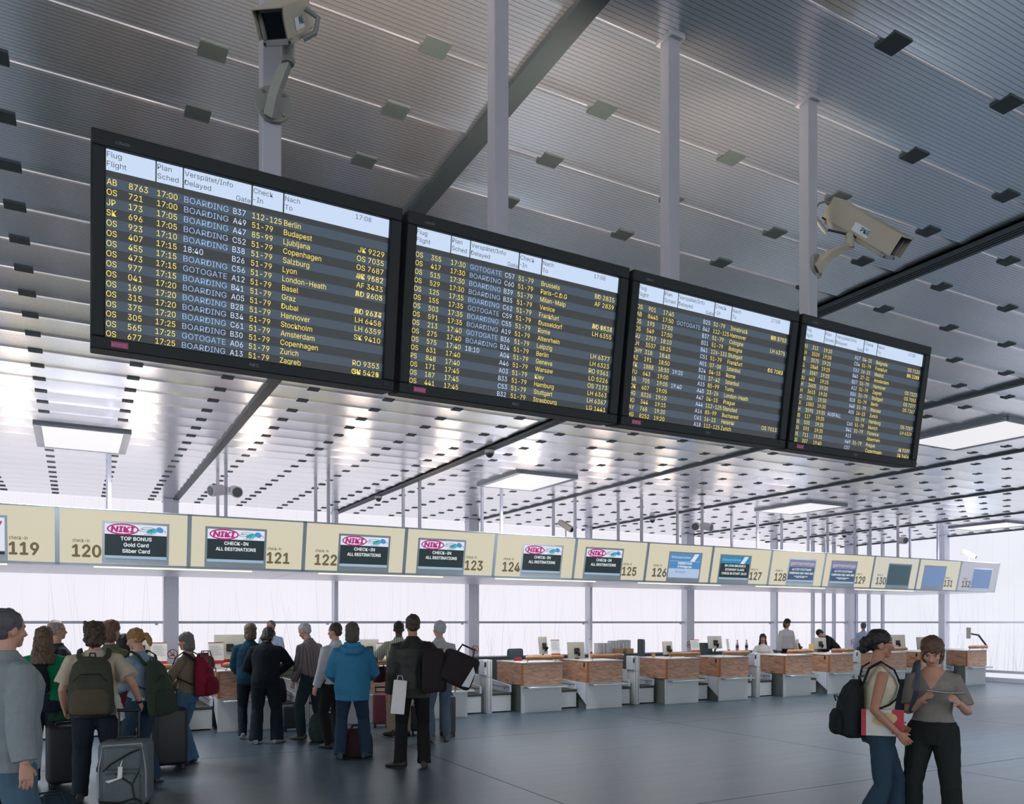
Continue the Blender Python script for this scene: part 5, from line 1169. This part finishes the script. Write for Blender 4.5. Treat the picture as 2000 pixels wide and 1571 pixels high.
# ---- striped shirt man at the desk
STR = cloth('stripes_white', (196, 200, 186), stripes=((92, 104, 84), 34.0, 0)); y = facing(778, 0); p = fp(779, 1438)
person('man in a green and white striped short sleeved shirt and khaki trousers', p, y, 1.77, skin='dark', top='striped_shirt', topmat=STR, sleeve='short', hem=0.92, loose=0.026, collar=True, bot=KHAKI, botloose=0.018, hair=hairm('black', (20, 18, 18)), style='cap', hands={-1: (-0.36, 0.34, 1.04), 1: (0.2, 0.3, 1.02)}, elbows={-1: (-1, -0.6, -0.4)}, feet={-1: (-0.12, 0, 0, 35), 1: (0.12, 0.05, 0, -10)}, shoes=(52, 46, 44), lo=0.009)
# ---- white haired man
y = facing(860, 15); p = fp(858, 1449)
person('white haired man in a pale grey shirt and jeans behind the leather jacket man', p, y, 1.77, top='shirt', topmat=cloth('pale_grey', (178, 176, 178)), hem=0.90, loose=0.024, collar=True, bot=cloth('jeans_grey', (84, 98, 116)), botloose=0.016, hair=H_GREY, style='short', feet={-1: (-0.12, 0, 0, 10), 1: (0.12, 0.02, 0, -10)}, shoes=(90, 84, 80), head=(0, 25), lo=0.009)
suitcase('slim dark grey suitcase on the right of the white haired man', fp(874, 1438), facing(874, 20), 0.20, 0.62, 0.24, (58, 64, 68), handle=0.25)
# ---- grey haired man in striped shirt, leaning
y = facing(603, 48); p = fp(611, 1444)
person('grey haired man in a brown pinstriped shirt and dark trousers bending over the luggage', p, y, 1.76, top='pinstripe_shirt', topmat=cloth('pin_brown', (128, 118, 116), stripes=((96, 92, 96), 26.0, 0)), hem=0.93, loose=0.026, collar=True, bot=cloth('slate', (40, 54, 60)), botloose=0.022, hair=H_GREY, style='short', lean=10, head=(18, 10), hands={-1: (-0.14, 0.24, 0.86), 1: (0.2, 0.28, 0.88)}, feet={-1: (-0.13, 0.10, 0, 12), 1: (0.13, -0.14, 0, -12)}, shoes=(96, 86, 80), lo=0.009)
# ---- brown haired man in profile
y = facing(660, 40); p = dp(655, 11.2)
person('brown haired man in glasses with a white shirt just left of the blue jacket', p, y, 1.74, top='white_shirt', topmat=cloth('white_grey', (190, 192, 198)), hem=0.9, loose=0.026, collar=True, bot=BLACK, botloose=0.016, hair=H_BROWN, style='short', head=(4, 20), hands={-1: (-0.24, 0.12, 0.86)}, lo=0.009)
# ---- couple in dark blue at the desk
y = facing(490, 0); p = dp(489, 12.05)
person('short haired blond person in a dark blue coat at the desk', p, y, 1.73, top='coat', topmat=TEALN, hem=0.84, loose=0.04, collar=True, bot=NAVY, botloose=0.016, hair=H_LBROWN, style='bob', hands={-1: (-0.18, 0.32, 1.0), 1: (0.18, 0.32, 1.0)}, shoes=(120, 120, 120), lo=0.009)
y = facing(522, -6); p = fp(519, 1453)
person('stooping person all in black with the right elbow stuck out beside the blue coat', p, y, 1.72, top='black_jacket', topmat=cloth('ink', (20, 28, 36)), hem=0.86, loose=0.040, collar=True, bot=NAVY, botloose=0.03, flare=0.02, hair=H_DARK, style='bob', lean=14, head=(26, -18), hands={-1: (-0.12, 0.34, 1.0), 1: (0.12, 0.36, 1.02)}, elbows={1: (1.2, -0.2, 0.35), -1: (-1, -0.4, -0.2)}, feet={-1: (-0.14, 0, 0, 8), 1: (0.16, 0.02, 0, -30)}, shoes=(150, 148, 144), lo=0.009)
softbag('black rucksack lying on the baggage belt behind the stooping person', (at_y(541, 1300, 13.95).x, 13.95, 0.385), 0.3, 0.34, 0.40, 0.24, (28, 30, 32), 'rucksack', 'rucksack')
# ---- girl with the dark red backpack
y = facing(365, 62); p = fp(366, 1491)
person('girl in a pink top and brown cardigan with flared jeans facing the desk', p, y, 1.62, female=True, top='cardigan', topmat=cloth('brown_grey', (122, 108, 92)), hem=0.95, loose=0.022, bot=JEANB, flare=0.04, botloose=0.012, hair=hairm('ash', (104, 98, 96)), style='bob', head=(8, 8), hands={-1: (-0.12, 0.36, 1.0), 1: (0.14, 0.34, 1.0)}, elbows={1: (1, -0.8, -0.4), -1: (-1, -0.8, -0.4)}, cuffs=0.06, shoes=(60, 70, 80))
backpack('dark red backpack on the girl in the brown cardigan', p, y, 0.93, (128, 28, 52), (112, 24, 46), z0=0.90, z1=1.42, wd=0.34, dp_=0.24, back=-0.13)
suitcase('big black upright suitcase beside the girl with the red backpack', fp(331, 1501), facing(331, 8), 0.38, 0.73, 0.28, (26, 28, 33), 0.5, handle=0.2)
# ---- blond woman
y = facing(275, 48); p = fp(278, 1530)
person('blond woman in a pale blue top with a green bag on her back', p, y, 1.69, female=True, top='blue_top', topmat=cloth('pale_blue', (136, 160, 180)), hem=0.94, loose=0.024, bot=JEANM, flare=0.045, hair=H_BLOND, style='ponytail', lean=5, head=(14, 16), hands={-1: (-0.14, 0.34, 1.02), 1: (0.22, 0.25, 0.95)}, feet={-1: (-0.11, 0.06, 0, 10), 1: (0.11, -0.05, 0, -8)}, cuffs=0.06, shoes=(70, 78, 84))
backpack('long olive green bag slung on the back of the blond woman', p, y, 0.97, (58, 70, 58), (52, 62, 54), z0=0.74, z1=1.36, wd=0.34, dp_=0.2, back=-0.14, lean=5, cat='bag')
# ---- reddish haired person and the man with pale hair in the middle of the queue
y = facing(214, -40); p = dp(216, 9.3)
person('reddish haired person in an olive top half hidden behind the backpack man', p, y, 1.77, female=True, top='olive_top', topmat=cloth('olive', (96, 100, 76)), hem=0.92, loose=0.028, bot=JEAN, hair=H_RED, style='bob', head=(6, -10), lo=0.009)
p = dp(246, 9.2); softbag('maroon bag carried in the queue between the backpack man and the blond woman', (p[0], p[1], 0.70), facing(246, 0), 0.30, 0.50, 0.2, (112, 40, 50), 'bag', 'hand_bag', handles=True)
y = facing(116, -75); p = dp(112, 9.9)
person('man with thin pale hair looking right behind the long haired woman', p, y, 1.77, top='dark_shirt', topmat=cloth('dusk', (52, 58, 66)), hem=0.9, loose=0.024, bot=BLACK, hair=hairm('pale', (150, 138, 130)), style='short', lo=0.009)
y = facing(232, 10); p = dp(240, 9.9)
person('dark haired shorter person just left of the blond woman', p, y, 1.60, female=True, top='dark_top', topmat=cloth('umber', (60, 50, 46)), hem=0.92, loose=0.026, bot=BLACK, hair=H_DARK, style='bob', lo=0.009)
# ---- man with the olive backpack
BEIGE = cloth('tee_beige', (190, 178, 158)); y = facing(186, -6); p = fp(185, 1564)
t, _ = person('shaggy haired man in a beige t-shirt and dark jeans resting a hand on his case', p, y, 1.75, top='t_shirt', topmat=BEIGE, sleeve='short', hem=0.84, loose=0.040, bot=JEAN, botloose=0.030, hair=H_BROWN, style='shaggy', head=(6, -6), hands={1: (0.40, 0.02, 0.955), -1: (-0.28, 0.14, 0.9)}, elbows={1: (0.3, -1, 0.0)}, curl=(0.6, 0.75), feet={-1: (-0.13, 0, 0, 10), 1: (0.15, 0.05, 0, -10)}, watch=1, wide=1.06)
bm = newbm(); tube(bm, [(0.13, -0.15, 1.12), (0.2, -0.17, 1.02), (0.23, -0.16, 0.9), (0.26, -0.15, 0.80)], [0.035, 0.055, 0.06, 0.05], 12, flat=0.6); put('tied_sweater', smooth_mesh('tied_sweater', bm, 0.01, 2, 0.016, 22, 8), cloth('ivory', (186, 186, 178)), t)
backpack('big olive and black backpack on the shaggy haired man', p, y, 1.0, (66, 68, 58), (84, 78, 64), z0=0.86, z1=1.42, wd=0.40, dp_=0.26, back=-0.155)
suitcase('grey wheeled travel bag with white tag in front of the backpack man', fp(247, 1578), facing(247, -14), 0.44, 0.64, 0.30, (98, 108, 112), soft=True, handle=0.27, pockets=True, tagm=True, cat='wheeled bag')
# ---- woman in green
y = facing(88, -4); p = fp(86, 1533)
person('woman with long brown hair in a bright green t-shirt seen from behind', p, y, 1.70, female=True, top='t_shirt', topmat=cloth('green', (22, 128, 92)), sleeve='short', hem=0.93, loose=0.030, bot=cloth('charcoal', (38, 44, 54)), botloose=0.03, hair=H_LBROWN, style='long', head=(4, -10), hands={1: (0.27, 0.14, 0.9)}, shoes=(110, 108, 104), wide=1.08)
softbag('small black bag hanging on the back of the woman in green', (p[0] - 0.06, p[1] - 0.17, 1.0), y, 0.24, 0.30, 0.12, (30, 38, 38), 'shoulder bag', 'shoulder_bag', strap=[(0.08, 0.0, 0.27), (0.16, 0.08, 0.42), (0.17, 0.17, 0.475), (0.15, 0.30, 0.38)], handles=False)
suitcase('black suitcase standing between the woman in green and the backpack man', fp(126, 1537), facing(126, 5), 0.34, 0.66, 0.26, (24, 26, 30), handle=0.0)
c = dp(128, 8.75); softbag('crumpled dark green jacket bundle on top of the black suitcase', (c[0], c[1], 0.685), 0.1, 0.36, 0.16, 0.24, (26, 62, 48), 'jacket', 'folded_jacket', handles=False, wob=0.03)
c = dp(98, 7.15); softbag('dark blue holdall on the floor at the bottom edge left of the grey wheeled bag', (c[0], c[1], 0.0), 0.4, 0.46, 0.20, 0.28, (44, 58, 74), 'holdall', 'holdall')
c = dp(8, 6.1); softbag('black bag on the floor in the bottom left corner', (c[0], c[1], 0.0), 0.2, 0.40, 0.48, 0.26, (18, 20, 22), 'bag', 'floor_bag')
# ---- man passing at the left edge
y = facing(15, -62); p = dp(14, 5.1)
person('man in a long light grey jacket and blue jeans walking in at the left edge', p, y, 1.83, top='long_jacket', topmat=cloth('light_grey', (134, 144, 150)), hem=0.78, loose=0.055, collar=True, bot=cloth('jeans_pale', (76, 102, 122)), botloose=0.03, hair=hairm('mid', (84, 84, 92)), style='short', hands={-1: (-0.28, 0.16, 0.86), 1: (0.3, -0.06, 0.84)}, feet={-1: (-0.1, 0.2, 0, 4), 1: (0.1, -0.2, 0.03, -6)}, head=(4, 0))
# ---- bags around the trolley in front of the desks
c, _ = at_floor(640, 1447); softbag('dark green and beige holdall on the floor left of the blue jacket', (c.x, c.y, 0), facing(640, 0), 0.56, 0.40, 0.34, (52, 66, 62), 'holdall', 'holdall', wob=0.03)
c, _ = at_floor(590, 1440); suitcase('low black case behind the legs of the grey haired man', fp(572, 1428), facing(572, 10), 0.36, 0.42, 0.24, (30, 40, 46))
c, _ = at_floor(702, 1480); t = softbag('dark maroon leather bag standing between the feet of the blue jacket person', (c.x, c.y + 0.1, 0), facing(702, -10), 0.42, 0.36, 0.26, (52, 34, 38), 'leather bag', 'leather_bag')
suitcase('maroon suitcase standing against the desk left of the khaki trousers', fp(744, 1420), facing(744, 0), 0.27, 0.56, 0.24, (108, 46, 58), handle=0.1)
c = at_depth(744, 1330, 12.6); softbag('dark red bag hanging off the desk edge beside the striped shirt man', (c.x, c.y, c.z - 0.02), facing(744, 0), 0.26, 0.24, 0.14, (62, 28, 36), 'bag', 'hand_bag')
c, _ = at_floor(816, 1432); suitcase('black trolley case with a red patch behind the leather jacket man', fp(818, 1434), facing(818, 0), 0.26, 0.46, 0.22, (30, 30, 34))
bm = newbm(); 
softbag('red and dark green rucksack on the desk left of the notice stand', (at_y(402, 1300, 13.95).x, 13.95, 0.977), 0.2, 0.36, 0.27, 0.2, (60, 36, 40), 'rucksack', 'rucksack')
# ---- staff behind the desks
WH = cloth('blouse_white', (214, 212, 214))
def seat(u, Y, v_top, label, **k):
    c = at_y(u, v_top, Y); person(label, (c.x, c.y, c.z - 1.36 * k.get('H', 1.66) / 1.75), k.pop('yaw', facing(u, 180)), k.pop('H', 1.66), sit=True, female=True, feet={-1: (-0.1, 0.42, 0, 0), 1: (0.1, 0.42, 0, 0)}, hands={-1: (-0.14, 0.34, 0.68), 1: (0.14, 0.34, 0.68)}, elbows={-1: (-1, -0.6, -0.6), 1: (1, -0.6, -0.6)}, lo=0.009, **k)
    return c
seat(464, 15.0, 1243, 'dark haired clerk in red behind the monitor at the desk under sign 121', skin='tan', top='red_blouse', topmat=cloth('red', (176, 30, 44)), hem=0.9, loose=0.016, bot=BLACK, hair=H_DARK, style='bob')
seat(1490, 15.1, 1239, 'dark long haired clerk in a white blouse seated behind the desks under sign 128', skin='tan', top='white_blouse', topmat=WH, hem=0.9, loose=0.020, bot=BLACK, hair=H_DARK, style='long')
c = at_y(1536, HOR, 16.75); person('clerk with curly dark hair and a white blouse standing behind the desks looking down', (c.x, c.y, 0.0), facing(1536, 215), 1.85, female=True, skin='tan', top='white_blouse', topmat=WH, hem=0.92, loose=0.03, bot=BLACK, hair=H_DARK, style='bob', head=(16, 0), lo=0.009)
c = at_y(529, HOR, 16.8); person('person in a pale blue shirt standing behind the desks under sign 122', (c.x, c.y, 0.0), facing(529, 160), 1.78, top='pale_shirt', topmat=cloth('sky', (176, 194, 222)), hem=0.9, loose=0.024, bot=BLACK, hair=hairm('slate', (84, 92, 110)), style='short', lo=0.009)
c = at_y(1686, HOR, 16.9); person('person in a pale blue shirt standing behind the desks left of the dark haired woman', (c.x, c.y, 0.0), facing(1686, 20), 1.74, top='pale_shirt', topmat=cloth('sky', (176, 194, 222)), hem=0.9, loose=0.024, bot=BLACK, hair=hairm('slate', (84, 92, 110)), style='short', lo=0.009)
c = at_y(1634, HOR, 15.3); person('stooping person in a black jacket behind the wide monitor under sign 129', (c.x, c.y, 0.0), facing(1634, 95), 1.72, top='black_jacket', topmat=cloth('soot', (34, 32, 34)), hem=0.9, loose=0.03, bot=BLACK, hair=H_DARK, style='short', lean=38, head=(20, 0), hands={-1: (-0.15, 0.5, 0.95), 1: (0.15, 0.5, 0.95)}, lo=0.009)
# ---- the two women on the right
y = facing(1716, -78); p = dp(1716, 6.4)
person('woman in profile with dark pinned-up hair, cream sleeveless top and jeans', p, y, 1.69, female=True, skin='tan', top='sleeveless_top', topmat=cloth('cream', (206, 199, 176)), sleeve='none', hem=0.90, loose=0.016, vneck=1.36, bot=JEANM, flare=0.045, botloose=0.010, hair=H_DARK, style='bun', head=(6, 0), hands={1: (0.265, 0.09, 0.93), -1: (-0.03, 0.13, 0.97)}, elbows={1: (0.3, -1, 0)}, curl=(0.7, 0.7), feet={1: (0.09, -0.16, 0.0, -5), -1: (-0.09, 0.10, 0, 5)}, lo=0.005, shoes=(50, 46, 44))
backpack('black backpack on the woman in the cream top', p, y, 0.97, (34, 40, 44), (28, 34, 38), z0=0.86, z1=1.33, wd=0.34, dp_=0.22, back=-0.12)
c = at_depth(1722, 1438, 6.205); t = thing('magazine', 'red and white glossy magazine held at the hip of the woman in the cream top', 'magazine', (c.x, c.y, c.z), (0, 0, facing(1722, 0) + 0.12)); bm = newbm(); box(bm, -0.145, 0.155, -0.008, 0.008, 0.0, 0.205, 0.003, 1); mg = part('cover', bm, mat('cover_pale', (200, 200, 196), 0.3, var=0.25, scale=9), t)
bm = newbm(); rect(bm, 0.07, 0.155, 0.02, 0.205, -0.0095); rect(bm, -0.145, -0.112, 0.0, 0.205, -0.0095); flat_part('red_print', bm, M_RED, mg); bm = newbm(); disc2d(bm, 0.02, 0.13, 0.09, 0.05, -0.0105, 0.2); flat_part('tan_print', bm, mat('tan_print', (196, 176, 130), 0.4), mg)
y = facing(1822, 176); p = dp(1822, 6.45)
GT = cloth('tee_grey', (136, 132, 128)); t, _ = person('woman in a grey v-neck t-shirt and black trousers looking down at a booklet', p, y, 1.65, female=True, skin='fair', top='t_shirt', topmat=GT, sleeve='short', hem=0.88, loose=0.012, vneck=1.29, bot=cloth('black_green', (36, 42, 42)), botloose=0.022, flare=0.012, hair=hairm('auburn', (92, 68, 54)), style='bob', head=(32, 0), hands={1: (0.06, 0.27, 1.215), -1: (-0.20, 0.27, 1.205)}, elbows={1: (0.45, -0.5, -1), -1: (-0.45, -0.3, -1.1)}, curl=(0.6, 0.6), feet={-1: (-0.17, 0.02, 0, 12), 1: (0.17, 0.0, 0, -12)}, lo=0.005, wide=1.04)
bm = newbm(); vs = [(-0.075, 0.128, 1.452), (0.075, 0.128, 1.452), (0.0, 0.152, 1.335)]
c = at_depth(1848, 1356, 6.12); t = thing('booklet', 'thin open booklet in the hands of the woman in grey', 'booklet', (c.x, c.y, c.z), (0, 0, facing(1845, 0))); bm = newbm(); box(bm, -0.13, 0.0, -0.09, 0.09, 0, 0.006, 0, 1, Matrix.Rotation(-0.12, 4, 'X') @ Matrix.Rotation(0.12, 4, 'Y')); box(bm, 0.0, 0.13, -0.09, 0.09, 0, 0.006, 0, 1, Matrix.Rotation(-0.12, 4, 'X') @ Matrix.Rotation(-0.05, 4, 'Y')); part('pages', bm, mat('booklet_paper', (170, 168, 166), 0.6), t)
q = at_depth(1771, 1390, 6.65); SL2 = lambda u, v, d: Matrix.Rotation(-(facing(1771, 0)), 3, 'Z') @ (at_depth(u, v, d) - q)
softbag('grey blue shoulder bag behind the arm of the woman in grey', q, facing(1771, 0), 0.30, 0.26, 0.14, (74, 84, 96), 'shoulder bag', 'shoulder_bag', strap=[SL2(1775, 1350, 6.6), SL2(1788, 1296, 6.52), SL2(1793, 1291, 6.42), SL2(1793, 1310, 6.30), SL2(1790, 1350, 6.22), SL2(1778, 1392, 6.42)], handles=False)
